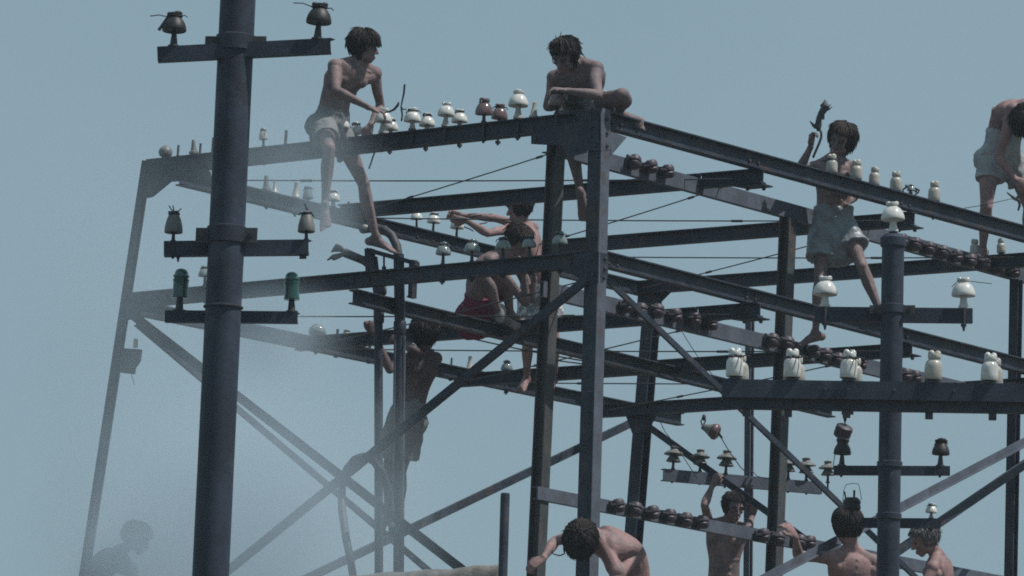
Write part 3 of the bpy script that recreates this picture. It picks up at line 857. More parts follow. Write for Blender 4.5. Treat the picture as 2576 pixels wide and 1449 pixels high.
b = MB(); b.tube([q + cv(1, 0, 0) * .015 + EZ * .04, q + cv(1, 0, 0) * .015 + EZ * .10], .008, 6); b.tube([q - RGT * .045 + EZ * .04, q - RGT * .055 + EZ * .09], .006, 6); part('bolt', b, 'iron', st)
b = MB(); b.tube([q + RGT * a_ * .055 + EZ * h_ for a_, h_ in ((-1.2, .02), (-1.1, .1), (-.8, .14), (0, .15), (.8, .145), (1.0, .11), (1.25, .03))], .0025, 5); part('wire_loop', b, 'wire', st)

# carrier beam bottle insulators
ca, cc_, cd_, cnx, chy = CARR
g7 = 'white bottle insulators on the carrier beam'
lab = {1848: 'first from the left', 1993: 'second from the left', 2134: 'just left of the right pole', 2347: 'just right of the right pole', 2489: 'nearest the picture\'s right edge'}
for x, k in ((1848, 'bottle_tied'), (1993, 'bottle_tied'), (2134, 'bottle_tied'), (2347, 'bottle_dusty'), (2489, 'bottle_plain')):
    q = ca + cd_ * ((at(x, 955, 38.8) - ca) @ cd_)
    kk = 'dusty' if k == 'bottle_dusty' else ('plain white' if k == 'bottle_plain' else 'wire-tied white')
    insul(k, q - cnx * .03 + chy * .002, '%s bottle insulator in carrier beam\'s front row, %s' % (kk, lab[x]), g7, yaw=.1, s=1.02)
b_ = MB(); qa = ca - cnx * .16; qb = cc_ - cnx * .16
b_.extrude([(0, -.02), (0, -.12), (-.05, -.12), (-.05, -.11), (-.01, -.11), (-.01, -.02)], qa, qb, cnx, chy); part('rear_channel', b_, 'pole', carrier, False)
for x, t in ((1866, 'first from the left'), (2009, 'second from the left'), (2152, 'left of the right pole'), (2507, 'nearest the right edge')):
    q = ca + cd_ * ((at(x, 955, 38.8) - ca) @ cd_)
    insul('bottle_dusty', q - cnx * .19 - EZ * .012, 'yellowed bottle insulator half hidden in the carrier beam\'s rear row, %s' % t, g7, yaw=.3, s=.98)

# pagoda crossarm on the slim rear post
cx = thing('crossarm', 'pale steel crossarm with six double-shed insulators behind the near posts', 'crossarm', on_l(1887, 1225, 6.74))
dP = 46.3
a, c_ = at(1690, 1204, dP - .3), at(2112, 1240, dP + .25)
d = unit(c_ - a); nx = unit(np.cross(d, EZ)); nx = nx if nx @ FWD > 0 else -nx; hy = np.cross(nx, d); hy = hy if hy[2] > 0 else -hy
dd0 = depth(on_l(1887, 1225, 6.74)) - depth(a + (c_ - a) * .467) - .08
a, c_ = a + FWD * dd0, c_ + FWD * dd0
b_ = MB(); h = .105; t = .008
b_.extrude([(0, 0), (.055, 0), (.055, -t), (t, -t), (t, -h + t), (.055, -h + t), (.055, -h), (0, -h)], a, c_, nx, hy); part('channel', b_, 'steel_pale', cx, False)
for x in (1880, 1894):
    for y in (1215, 1232):
        q = a + d * (((at(x, 1220, depth(a)) - a) @ RGT) / (d @ RGT)) - nx * .005 - EZ * (.03 + (y - 1215) * .0033)
        b = MB(); b.tube([q, q - nx * .02], .012, 6); part('bolt', b, 'iron', cx)
tx = {1696: 'leftmost', 1765: 'second from the left', 1831: 'third, right of the gripping hand', 1992: 'half hidden behind a post', 2039: 'second from the right', 2095: 'rightmost'}
for x in tx:
    q = a + d * (((at(x, 1215, depth(a)) - a) @ RGT) / (d @ RGT)) + nx * .027 + hy * .003
    insul('pagoda', q, 'double-shed grey insulator on the pale rear crossarm, %s' % tx[x], 'double-shed insulators', s=1.0)
PGA = (a, d, nx, hy)

# knob insulators in saddle brackets along the pale beams
kn = MB(); kn.lathe([(0, -.05), (.03, -.046), (.044, -.03), (.047, -.010), (.040, .0), (.047, .010), (.044, .03), (.03, .046), (0, .05)], 16)
KN = kn.mesh('knob')
sd = MB(); sd.box((0, -.038, 0), (np.array([1., 0, 0]), np.array([0, 1., 0]), np.array([0, 0, 1.])), (.05, .010, .036))
sd.tube([(-.066, -.01, -.012), (-.052, .016, -.01), (-.040, -.03, 0)], .010, 6); sd.tube([(.040, -.03, 0), (.052, .018, .01), (.066, -.012, .012)], .010, 6)
SD = sd.mesh('saddle')
kmat = Matrix((Vector(EL * -1), Vector(EL * 0 - ER * 1), Vector(EZ)))  # rows
def knob(x, y, l, zoff, label, group, m='purple'):
    p = on_r(x, y, l - .062)
    o = thing('knob_insulator', label, 'insulator', p, group)
    bas = Matrix.Identity(4)
    X, Y, Z = -ER, -EL, EZ
    for k in range(3):
        bas[k][0], bas[k][1], bas[k][2] = X[k], Y[k], Z[k]
    bas = bas @ Matrix.Rotation(random.uniform(-.3, .3), 4, 'Y')
    o.rotation_euler = bas.to_euler()
    o.scale = (1.16, 1.05, 1.12); put('knob', KN, m, o); put('saddle', SD, 'iron', o)
def row(pts, where, group, m='purple'):
    nm = ['first', 'second', 'third', 'fourth', 'fifth', 'sixth', 'seventh', 'eighth', 'ninth', 'tenth', 'eleventh', 'twelfth']
    for i, (x, y) in enumerate(pts):
        knob(x, y, .489, 0, '%s knob insulator from the left %s' % (nm[i], where), group, m)
KG = 'violet knob insulators strapped along the pale beams'
row([(1597, 407), (1639, 419), (1681, 431)], 'of three on the top pale beam', KG)
row([(2270, 604), (2304, 614), (2338, 624), (2373, 634), (2408, 644), (2443, 655), (2478, 664), (2514, 674), (2552, 683)], 'on the top pale beam right of the right pole', KG)
row([(1580, 770), (1613, 780), (1655, 782), (1700, 793), (1748, 804), (1790, 814)], 'in the middle pale beam\'s long cluster', KG)
row([(1944, 856), (1983, 864), (2048, 884), (2078, 892), (2110, 905), (2165, 915)], 'by the standing youth\'s foot on the middle beam', KG)
row([(2280, 943), (2304, 948), (2352, 958)], 'peeping above the carrier beam right of the pole', KG)
row([(1556, 1272), (1600, 1281), (1643, 1289), (1686, 1298), (1727, 1307), (1768, 1313)], 'on the lowest pale beam left of the arms-up man', KG, 'dark_porc')
row([(1921, 1346), (1960, 1355), (2013, 1362), (2038, 1364)], 'beside the dark-haired man\'s hand on the lowest beam', KG, 'dark_porc')

# hanging strain insulators under the second level
def hang(x, y, dep, ax, r, ln, label, mats, top):
    p = at(x, y, dep)
    o = thing('strain_insulator', label, 'insulator', p)
    A = unit(ax)
    X = unit(np.cross(A, [0.2, 1, 0.3])); Y = np.cross(A, X)
    def lp(prof):
        b = MB(); b.lathe(prof, 18)
        b.v = [tuple(p + X * v[0] + Y * v[1] + A * v[2]) for v in b.v]; return b
    part('disc', lp([(0, ln * .1), (r * .7, ln * .12), (r * .95, ln * .2), (r, ln * .32), (r * .92, ln * .42), (r * .7, ln * .5), (0, ln * .5)]), mats[1], o)
    part('body', lp([(0, -ln * .5), (r * .35, -ln * .5), (r * .42, -ln * .35), (r * .62, -ln * .1), (r * .85, ln * .12), (0, ln * .13)]), mats[0], o)
    b = MB(); q = p - A * ln * .5; t = at(*top, dep)
    b.tube([t, t * .5 + q * .5 + RGT * .02, q], .006, 6); b.tube([t, t * .5 + q * .5 - RGT * .02, q], .006, 6)
    b.ball(t - EZ * .015, (.018, .018, .03), n=10, m=6); part('shackle', b, 'iron', o)
    return o, p, A
dp = depth(W(2.0, 6.3, -1.3))
o, p, A = hang(1787, 1081, dp, cv(.9, -.38, .35), .072, .155, 'white and red strain insulator hanging by a shackle under the second level', ('porc_grey', 'red_porc'), (1771, 1046))
b = MB(); e = p + A * .08; t = PGA[0] + PGA[1] * .82
b.tube([e, e + (t - e) * .35 - EZ * .03, e + (t - e) * .7 - EZ * .03, t], .0045, 5)
b.tube([e, e + (t - e) * .1], .011, 6); part('wire', b, 'wire', o)
dp2 = depth(W(2.234, 6.5, -1.4)); ks = dp2 / 41.5
o = thing('disc_insulator', 'mauve disc insulator hanging tilted beside the right pole', 'insulator', at(2121, 1086, dp2))
A = cv(.35, 1, .3); p = at(2121, 1086, dp2); X = unit(np.cross(A, FWD)); Y = np.cross(A, X)
b = MB(); b.lathe([(r_ * ks, z_ * ks) for r_, z_ in ((0, -.05), (.045, -.05), (.062, -.04), (.066, -.01), (.062, .0), (.066, .01), (.064, .04), (.05, .05), (0, .052))], 18)
b.v = [tuple(p + X * v[0] + Y * v[1] + A * v[2]) for v in b.v]; part('disc', b, 'purple', o)
b = MB(); t = at(2126, 1048, dp2); b.tube([p + A * .045, t], .006, 6); b.ball(t - EZ * .02, (.014, .014, .03)); part('link', b, 'iron', o)
o2 = MB(); q = at(2132, 1037, dp2); o2.box(q, (RGT, FWD, UPV), (.05, .03, .022)); q2 = at(2136, 1018, dp2); o2.box(q2, (RGT, FWD, UPV), (.02, .02, .04)); part('bracket', o2, 'steel_pale', o, False)

# thin slack wires round the rear crossarm
for i, (pts, lb) in enumerate((([(1662, 1063), (1672, 1085), (1700, 1120), (1755, 1205)], 'thin slack wire falling behind the arms-up man\'s brace'),
                               ([(1887, 1180), (1905, 1198), (1930, 1205), (1965, 1207)], 'thin wire drooping between slim post and near post'),
                               ([(2096, 1170), (2100, 1145), (2112, 1125), (2105, 1140)], 'thin wire curl beside the middle arm\'s dark insulator'))):
    b = MB(); b.tube([at(x, y, 46.2 if i < 2 else 41.0) for x, y in pts], .0035, 5)
    solo('wire', b, 'wire', lb, 'wire', at(*pts[0], 46.2 if i < 2 else 41.0))
b = MB(); b.tube([on_r(1705, 818, .9), on_r(1760, 905, .9), on_r(1820, 975, .9)], .003, 5); solo('wire', b, 'wire', 'fine wire slanting behind the corner post\'s right brace', 'wire', on_r(1705, 818, .9))

# fixture on the battered left post
fx = thing('bracket', 'dark bracket with a stub insulator on the leaning far left post', 'bracket', on_l(322, 920, -.06))
b = MB(); b.prism([on_l(*q, -.06) for q in ((300, 905), (312, 876), (348, 878), (345, 905), (332, 925), (330, 940), (296, 936))], ER * .05); part('body', b, 'iron', fx, False)
b = MB(); q = on_l(341, 868, -.04); b.lathe([(0, -.02), (.02, -.02), (.018, .03), (.02, .035), (.016, .05), (0, .05)], 12, q); part('stub', b, 'porc_dirty', fx)
b = MB(); b.tube([on_l(330, 940, -.05), on_l(334, 953, -.05), on_l(338, 968, -.05)], .003, 5); part('wire_end', b, 'wire', fx)
for q in ((318, 742), (312, 775), (312, 789)):
    b = MB(); p = on_l(*q, -.03); b.prism([p + EZ * .012, p - EZ * .012, p + EL * .035], ER * .04); part('cleat', b, 'iron', frame, False)

# ------------------------------------------------------------------ cable ducts
RD = .42
def QP(x, y): return on_l(x, y, RD)
dx = thing('cable_ducts', 'pair of upright steel cable ducts with a bracket at the top', 'cable duct', QP(985, 1400))
zb = ORG[2] - 3.75
for xs, ys, w_ in (((939, 952, 953), (648, 760, 1415), .034), ((1003, 1006, 1003), (640, 800, 1415), .042)):
    pts = [QP(x, y) for x, y in zip(xs, ys)]
    pts.append(pts[-1] + (pts[-1] - pts[-2]) * .25)
    b = MB(); b.loft(pts, [w_] * 4, EL, 16, False); part('duct', b, 'steel', dx)
for x, y0_, y1_, rr in ((953, 772, 812, .042), (1006, 808, 842, .05)):
    b = MB(); b.loft([QP(x, y0_), QP(x, y0_ + 3), QP(x, y1_ - 3), QP(x, y1_)], [rr * .9, rr, rr, rr * .9], EL, 16, False); part('coupling', b, 'steel', dx)
for o_ in (-.035, .035):
    b = MB(); b.tube([QP(1006, 845) + RGT * o_ - FWD * .03, QP(1000, 1300) + RGT * o_ - FWD * .03], .012, 6); part('lashing', b, 'steel_pale', dx)
b = MB(); a, c_ = QP(928, 624), QP(1050, 658)
b.extrude([(-.03, 0), (.03, 0), (.03, -.035), (-.03, -.035)], a, c_, ER, EZ); part('foot_rail', b, 'steel', dx, False)
b = MB(); a, c_ = QP(1040, 655), QP(1037, 750); b.extrude([(-.03, -.02), (.03, -.02), (.03, .02), (-.03, .02)], a, c_, ER, EL); part('side_leg', b, 'steel', dx, False)
b = MB(); a, c_ = QP(930, 626), QP(933, 690); b.extrude([(-.03, -.03), (.03, -.03), (.03, .03), (-.03, .03)], a, c_, ER, EL); part('side_leg', b, 'steel', dx, False)
b = MB(); b.tube([QP(966, 640), QP(966, 672)], .008, 6); b.ball(QP(966, 674), .018); part('hook_bolt', b, 'iron', dx)
b = MB(); a = QP(1037, 726); b.prism([a, QP(1022, 748), QP(1037, 750)], ER * .03); part('web_plate', b, 'steel', dx, False)
# cables coming out of the ducts
cb = thing('cut_cable', 'thick cut cable bending left out of the duct with frayed end', 'cable', QP(950, 690))
pts = [QP(x, y) for x, y in ((962, 735), (955, 700), (938, 672), (915, 655), (890, 645), (868, 636))]
b = MB(); b.tube(pts, [.036, .036, .035, .034, .034, .036], 10, True); part('jacket', b, 'cable', cb)
for k, (pp, rr) in enumerate(((((868, 634), (855, 630), (842, 628), (834, 633)), .011), (((868, 637), (853, 640), (838, 645), (824, 654)), .010), (((868, 632), (857, 622), (848, 620), (838, 628)), .014), (((866, 640), (850, 648), (840, 650), (832, 647)), .011))):
    b = MB(); b.tube([QP(*q) - FWD * .02 * (k - 1) for q in pp], [rr, rr * 1.1, rr * 1.7, rr * .6], 7, True); part('strand', b, 'cable', cb)
cb = thing('cut_cable', 'thick cable arching from the right duct and cut to a pale end', 'cable', QP(1008, 690))
pts = [QP(x, y) for x, y in ((1006, 760), (1005, 690), (1003, 650), (998, 618), (985, 592), (966, 578), (945, 574), (925, 575))]
b = MB(); b.tube(pts, .035, 12, True); part('jacket', b, 'cable', cb)
b = MB(); p, q = QP(925, 575), QP(914, 576); b.tube([p, q], [.036, .038], 12, True); part('end_cap', b, 'cable', cb)
b = MB(); p, q = QP(922, 573) - FWD * .03, QP(917, 571) - FWD * .03; b.tube([p, q], [.022, .02], 10, True); part('core', b, 'porc_dirty', cb)
# hose loop lower down
hs = MB()
hp = [(888, 1449), (882, 1410), (870, 1350), (860, 1280), (860, 1225), (872, 1180), (893, 1155), (915, 1148), (940, 1160), (962, 1190), (978, 1240), (985, 1300), (988, 1345)]
hs.tube([on_l(x, y, .2 - .15 * math.sin(i)) for i, (x, y) in enumerate(hp)], .031, 12)
solo('hose', hs, 'cable', 'dark loop of hose hanging before the cable ducts near the smoke', 'hose', on_l(888, 1449, .2))

# ------------------------------------------------------------------ timber log, stub post, plank deck
dlog = 41.2
lg = MB()
pa, pb = at(830, 1498, dlog + .2), at(1262, 1464, dlog - .1)
pts = [pa + (pb - pa) * i / 14 for i in range(15)]
lg.loft(pts, [.135 + .006 * math.sin(i * 1.7) for i in range(15)], EZ, 30, False)
lg.v = [tuple(np.array(v) + .012 * np.array(noise.noise_vector(Vector(v) * 6))) for v in lg.v]
solo('timber_log', lg, 'wood', 'weathered grey timber log lying low left of the short stub post', 'log', (pa + pb) / 2)
b = MB(); b.lathe([(0, 0), (.033, 0), (.034, 1.6), (.030, 1.615), (0, 1.617)], 18, at(1271, 1240, 40.6) - EZ * 1.617)
solo('stub_post', b, 'steel', 'short dark stub post standing at the end of the timber log', 'post', at(1271, 1240, 40.6) - EZ * 1.617)
# deck the lower men stand on
dk = thing('plank_deck', 'rough plank deck under the men at the bottom of the frame', 'deck', W(2.5, 3, -4.55))
for i in range(18):
    b = MB(); l0 = -1.0 + i * .40
    b.box(W(l0 + .19, 3.0, -4.55 + random.uniform(-.008, .008)), (EL, ER, EZ), (.185, 4.4, .02)); part('plank', b, 'plank', dk, False)
# ------------------------------------------------------------------ people
def remesh(mb, voxel, smooth_it=4, fac=.5):
    me = bpy.data.meshes.new('tmp')
    me.from_pydata(mb.v, [], mb.f)
    bm = bmesh.new(); bm.from_mesh(me); bmesh.ops.recalc_face_normals(bm, faces=bm.faces); bm.to_mesh(me); bm.free()
    o = bpy.data.objects.new('tmp', me); COL.objects.link(o)
    m = o.modifiers.new('r', 'REMESH'); m.mode = 'VOXEL'; m.voxel_size = voxel; m.use_smooth_shade = True
    s = o.modifiers.new('s', 'SMOOTH'); s.iterations = smooth_it; s.factor = fac
    dg = bpy.context.evaluated_depsgraph_get(); dg.update()
    out = bpy.data.meshes.new_from_object(o.evaluated_get(dg))
    bpy.data.objects.remove(o); bpy.data.meshes.remove(me)
    out.polygons.foreach_set('use_smooth', [True] * len(out.polygons))
    return out

def catmull(P, n=4):
    P = [np.asarray(p, float) for p in P]
    out = []
    for i in range(len(P) - 1):
        p0, p1, p2, p3 = P[max(i - 1, 0)], P[i], P[i + 1], P[min(i + 2, len(P) - 1)]
        for k in range(n):
            t = k / n
            out.append(.5 * (2 * p1 + (p2 - p0) * t + (2 * p0 - 5 * p1 + 4 * p2 - p3) * t * t + (3 * p1 - p0 - 3 * p2 + p3) * t ** 3))
    return out + [P[-1]]

BONE = dict(ua=.295, fa=.25, th=.43, sh=.415)
class Person:
    """joints are placed in the world from their survey pixel and a depth; limbs of known length find their own depth"""
    def __init__(s, d0, size, skin='skin', bulk=1.0):
        s.d0, s.kb, s.k, s.skin, s.bulk = d0, size, size * bulk, skin, bulk
        s.J = {}
        s.mb = MB()
        s.head = None
    def j(s, name, x, y, dd=0.):
        s.J[name] = at(x, y, s.d0 + dd); return s.J[name]
    def limb(s, name, par, x, y, bone, sign):
        """sign +1: goes away from the lens, -1: towards it"""
        L = BONE[bone] * s.kb
        p = s.J[par]; dp = depth(p)
        best = None
        for it in range(200):
            dd = sign * L * it / 199
            q = at(x, y, dp + dd); e = abs(np.linalg.norm(q - p) - L)
            if best is None or e < best[0]: best = (e, q)
        s.J[name] = best[1]; return best[1]
    # ---- body pieces
    def torso(s, bulge=0.0, broad=1.0):
        J, k, mb = s.J, s.k, s.mb
        hip = (J['hl'] + J['hr']) / 2
        nb = J['neck']
        lat0 = unit(J['hl'] - J['hr']); lat1 = unit(J['sl'] - J['sr'])
        up0 = unit(nb - hip)
        f0 = unit(np.cross(lat0, up0)); f1 = unit(np.cross(lat1, up0))
        s.f0, s.f1, s.lat0, s.lat1, s.up = f0, f1, lat0, lat1, up0
        mid = (hip + nb) / 2 - unit(f0 + f1) * bulge
        if 'mid' in J: mid = J['mid']
        C = [hip - (mid - hip) * .16, hip, hip * .5 + mid * .5, mid, mid * .55 + nb * .45 + (mid - (hip + nb) / 2) * .3, mid * .2 + nb * .8, nb]
        sw = max(np.linalg.norm(J['sl'] - J['sr']) / 2, .13 * k)
        B = [(.11 * k, .085 * k), (.160 * k, .108 * k), (.140 * k, .098 * k), (.138 * k, .096 * k), (.158 * k * broad, .112 * k), (.150 * k * broad, .098 * k), (.070 * k, .062 * k)]
        pts = catmull(C, 4); rad = catmull([np.array(b) for b in B], 4)
        n = len(pts)
        ref = [unit(lat0 * (1 - i / (n - 1)) + lat1 * (i / (n - 1))) for i in range(n)]
        mb.loft(pts, [tuple(r) for r in rad], ref, 22)
        ch = C[4] * .45 + C[5] * .55
        s.nip = ch - up0 * .06 * k
        for sg, nm in ((1, 'sl'), (-1, 'sr')):
            sh = J[nm]
            mb.ball(sh, .057 * k, n=14, m=9)
            mb.loft([nb + up0 * .03 * k, nb * .5 + sh * .5 - f1 * .01 * k + up0 * .004, sh], [.045 * k, .050 * k, .050 * k], f1, 12)      # trapezius
            mb.loft([nb - up0 * .02 * k + f1 * .045 * k, nb * .45 + sh * .55 + f1 * .042 * k - up0 * .012 * k, sh + f1 * .02 * k], [.011 * k, .012 * k, .014 * k], f1, 8)  # collarbone
            mb.loft([ch + lat1 * sg * .03 * k + f1 * .05 * k, sh * .6 + ch * .4 - up0 * .03 * k + f1 * .02 * k, sh - up0 * .02 * k], [.056 * k, .058 * k, .05 * k], f1, 12)   # chest into armpit
            mb.ball(ch + lat1 * sg * .072 * k + f1 * .070 * k - up0 * .035 * k, (.068 * k, .040 * k, .052 * k), (lat1, f1, up0))           # pectoral
            for q in range(3):                                                                                                             # belly muscles
                t_ = C[3] * (1 - q * .42) + C[2] * q * .42; mb.ball(t_ + f0 * .078 * k + lat0 * sg * .034 * k, (.031 * k, .026 * k, .032 * k), (lat0, f0, up0), 10, 7)
            mb.ball(ch + lat1 * sg * .085 * k - f1 * .062 * k - up0 * .03 * k, (.045 * k, .030 * k, .072 * k), (unit(lat1 * .95 + up0 * sg * .3), f1, up0))   # shoulder blade
            mb.loft([sh - up0 * .05 * k - f1 * .02 * k - lat1 * sg * .02 * k, C[4] + lat1 * sg * .12 * k - f1 * .02 * k, C[3] + lat1 * sg * .095 * k], [.045 * k, .05 * k, .035 * k], f1, 10)  # flank
            hp = J['hl'] if sg > 0 else J['hr']
            mb.ball(hp - f0 * .055 * k - up0 * .02 * k - lat0 * sg * .015, (.082 * k, .075 * k, .085 * k), (lat0, f0, up0))
            for q in range(4):                                                                                                             # lower ribs
                mb.loft([C[4] + lat1 * sg * .05 * k + f1 * .088 * k - up0 * (.03 + .035 * q) * k, C[4] + lat1 * sg * .12 * k + f1 * .04 * k - up0 * (.015 + .035 * q) * k], [.015 * k, .014 * k], f1, 8)
        mb.ball(C[2] + f0 * .04 * k, (.09 * k, .062 * k, .10 * k), (lat0, f0, up0))
        for q in range(9):                                                                                                                 # spine
            t = pts[4 + int(q * 2)] if 4 + q * 2 < n else pts[-1]
            r_ = rad[min(4 + q * 2, n - 1)]
            ff = unit(f0 * (1 - q / 8) + f1 * (q / 8))
            mb.ball(t - ff * (r_[1] - .007), (.011 * k, .011 * k, .018 * k), (lat0, f0, up0), n=8, m=6)
        s.C = C
        # neck up to the skull
        hc = J['head']
        base = hc - s.hu * .055 * k - s.hf * .025 * k
        mb.loft([nb - up0 * .03 * k, nb * .55 + base * .45, base, hc + s.hu * .01 * k], [(.060 * k, .058 * k), (.054 * k, .055 * k), (.053 * k, .056 * k), (.05 * k, .055 * k)], lat1, 14)
    def set_head(s, x, y, dd, face, up):
        s.J['head'] = at(x, y, s.d0 + dd)
        s.hf = cv(*face); u = cv(*up); s.hu = unit(u - s.hf * (u @ s.hf)); s.hx = np.cross(s.hf, s.hu)
    def H(s, x, y, z):
        return s.J['head'] + (s.hx * x + s.hf * y + s.hu * z) * s.k * s.hk
    def do_head(s, hk=1.06):
        s.hk = hk = hk / s.bulk
        k, mb, H = s.k * hk, s.mb, s.H
        A = (s.hx, s.hf, s.hu)
        def e(c, r, ax=A): mb.ball(H(*c), np.array(r) * k, ax, 18, 12)
        e((0, -.014, .034), (.073, .092, .082)); e((0, .022, .022), (.064, .068, .060))
        e((0, .030, -.035), (.054, .058, .066)); e((0, .058, -.092), (.026, .024, .022)); e((0, .045, -.07), (.040, .042, .036))
        for sg in (-1, 1):
            e((sg * .046, .008, -.062), (.018, .032, .030)); e((sg * .043, .060, -.018), (.020, .020, .016))
            e((sg * .074, -.010, -.008), (.011, .020, .033)); e((sg * .078, -.016, .004), (.008, .018, .020))
            mb.loft([H(sg * .008, .083, .024), H(sg * .032, .081, .029), H(sg * .054, .062, .022)], [.0105 * k, .011 * k, .010 * k], s.hu, 8)
            e((sg * .011, .098, -.034), (.009, .010, .008))
            e((sg * .030, .071, .004), (.014, .011, .010))
        mb.loft([H(0, .084, .018), H(0, .098, -.008), H(0, .113, -.030)], [(.008 * k, .010 * k), (.010 * k, .012 * k), (.0125 * k, .011 * k)], s.hx, 10)
        mb.loft([H(-.024, .082, -.066), H(0, .094, -.063), H(.024, .082, -.066)], [.005 * k, .0085 * k, .005 * k], s.hu, 8)
        mb.loft([H(-.020, .080, -.076), H(0, .092, -.076), H(.020, .080, -.076)], [.005 * k, .009 * k, .005 * k], s.hu, 8)
    def arm(s, S, E_, Wr):
        J, k, mb = s.J, s.k, s.mb
        a, e, w_ = J[S], J[E_], J[Wr]
        d1, d2 = unit(e - a), unit(w_ - e)
        nrm = np.cross(d1, d2); bend = np.linalg.norm(nrm)
        inn = unit(np.cross(nrm, d1)) if bend > .08 else s.f1              # towards the inside of the elbow
        ref = unit(np.cross(d1, inn))
        pts = [a, a + (e - a) * .22 + inn * .002, a + (e - a) * .5 + inn * .009 * k, a + (e - a) * .78, e]
        mb.loft(catmull(pts, 3), [tuple(q) for q in catmull([np.array(v) * k for v in ((.048, .050), (.043, .050), (.039, .046), (.035, .038), (.034, .036))], 3)], ref, 14)
        mb.ball(e, .0345 * k, n=12, m=8)
        in2 = unit(np.cross(nrm, d2)) if bend > .08 else inn
        r2 = unit(np.cross(d2, in2))
        pts = [e, e + (w_ - e) * .2, e + (w_ - e) * .45, e + (w_ - e) * .8, w_]
        mb.loft(catmull(pts, 3), [tuple(q) for q in catmull([np.array(v) * k for v in ((.033, .035), (.041, .038), (.036, .033), (.027, .022), (.027, .019))], 3)], r2, 14)
    def hand(s, Wr, d, palm, curl=.5, left=False, spread=.12, size=1.0, thumb=.5):
        """d: direction of the fingers, palm: the way the palm faces"""
        k, mb = s.k * size, s.mb
        w_ = s.J[Wr]
        d = unit(d); n = unit(palm - d * (palm @ d)); side = np.cross(d, n) * (1 if left else -1)   # towards the thumb
        mb.loft([w_ - d * .01, w_ + d * .03 * k, w_ + d * .065 * k, w_ + d * .095 * k], [(.026 * k, .017 * k), (.036 * k, .017 * k), (.041 * k, .016 * k), (.040 * k, .013 * k)], side, 12)
        mb.ball(w_ + d * .04 * k + side * .024 * k + n * .008 * k, (.03 * k, .018 * k, .016 * k), (d, side, n))
        for i, (o_, ln) in enumerate(((.030, .078), (.010, .088), (-.011, .080), (-.031, .062))):
            b0 = w_ + d * .088 * k + side * o_ * k
            ang = curl * (.9 + .12 * i); v = unit(d + side * o_ * spread * 20 * .15)
            p = [b0]; c = 0
            for q, f in enumerate((.46, .31, .23)):
                c += ang * (.75, 1.0, .8)[q]
                p.append(p[-1] + (v * math.cos(c) + n * math.sin(c)) * ln * f * k)
            mb.loft([b0 - d * .02 * k] + p, [.0098 * k, .0100 * k, .0094 * k, .0086 * k, .0074 * k], side, 8)
        b0 = w_ + d * .028 * k + side * .030 * k
        t1 = b0 + (d * .75 + side * .75 * (1 - thumb * .5) + n * .35 * thumb) * .042 * k
        t2 = t1 + (d * .9 + side * .2 * (1 - thumb) + n * .5 * thumb - side * .1 * thumb) * .034 * k
        mb.loft([b0 - side * .01 * k, b0, t1, t2], [.013 * k, .0135 * k, .012 * k, .0095 * k], n, 8)
    def leg(s, Hp, K, A_, knee_dir=None):
        J, k, mb = s.J, s.k, s.mb
        h, kn, a = J[Hp], J[K], J[A_]
        d1, d2 = unit(kn - h), unit(a - kn)
        nrm = np.cross(d1, d2)
        fr_ = unit(np.cross(nrm, d1)) * -1 if np.linalg.norm(nrm) > .12 else s.f0          # front of the knee
        fr_ = knee_dir if knee_dir is not None else fr_
        fr_ = unit(fr_ - d1 * (fr_ @ d1))
        side = np.cross(d1, fr_)
        pts = [h, h + (kn - h) * .25 + fr_ * .010 * k, h + (kn - h) * .55 + fr_ * .010 * k, h + (kn - h) * .85, kn]
        mb.loft(catmull(pts, 3), [tuple(q) for q in catmull([np.array(v) * k for v in ((.088, .092), (.078, .084), (.066, .072), (.051, .056), (.048, .052))], 3)], side, 16)
        mb.ball(kn + fr_ * .014 * k, .043 * k, n=12, m=8)
        f2 = unit(fr_ - d2 * (fr_ @ d2)) if np.linalg.norm(fr_ - d2 * (fr_ @ d2)) > .2 else -unit(d1 - d2 * (d1 @ d2))
        if f2 @ d1 < -.2: f2 = f2
        s2 = np.cross(d2, f2)
        pts = [kn, kn + (a - kn) * .15 - f2 * .010 * k, kn + (a - kn) * .33 - f2 * .020 * k, kn + (a - kn) * .6 - f2 * .008 * k, kn + (a - kn) * .88, a]
        mb.loft(catmull(pts, 3), [tuple(q) for q in catmull([np.array(v) * k for v in ((.046, .048), (.049, .052), (.051, .056), (.039, .042), (.029, .033), (.030, .034))], 3)], s2, 16)
        mb.loft([kn + f2 * .03 * k, kn + (a - kn) * .5 + f2 * .030 * k, a + f2 * .01 * k], [.018 * k, .014 * k, .014 * k], s2, 8)       # shin bone
        s.J[A_ + '_f'] = f2
    def foot(s, A_, d, up=None):
        k, mb = s.k, s.mb
        a = s.J[A_]; d = unit(d)
        u = unit(s.J[A_.replace('a', 'k', 1)] - a) if up is None else np.asarray(up, float)
        u = unit(u - d * (u @ d)); x = np.cross(d, u)
        o = a - u * .075 * k
        mb.ball(a, .036 * k, n=12, m=8)
        mb.ball(o - d * .045 * k + u * .032 * k, (.038 * k, .030 * k, .033 * k), (d, x, u))
        mb.loft([o - d * .03 * k + u * .045 * k, o + d * .03 * k + u * .048 * k, o + d * .08 * k + u * .036 * k, o + d * .13 * k + u * .022 * k, o + d * .165 * k + u * .016 * k],
                [(.030 * k, .042 * k), (.034 * k, .042 * k), (.039 * k, .030 * k), (.045 * k, .020 * k), (.043 * k, .014 * k)], x, 14)
        mb.loft([a + u * .02 * k, a + d * .03 * k - u * .02 * k, o + d * .08 * k + u * .045 * k], [.03 * k, .032 * k, .026 * k], x, 10)
        for i in range(5):
            b0 = o + d * (.160 - .010 * i) * k + x * (.034 - .017 * i) * k + u * .014 * k
            mb.loft([b0 - d * .02 * k, b0, b0 + d * (.040 - .005 * i) * k - u * .002 * k], [(.0125 - .001 * i) * k, (.0125 - .001 * i) * k, (.0115 - .001 * i) * k], x, 8)
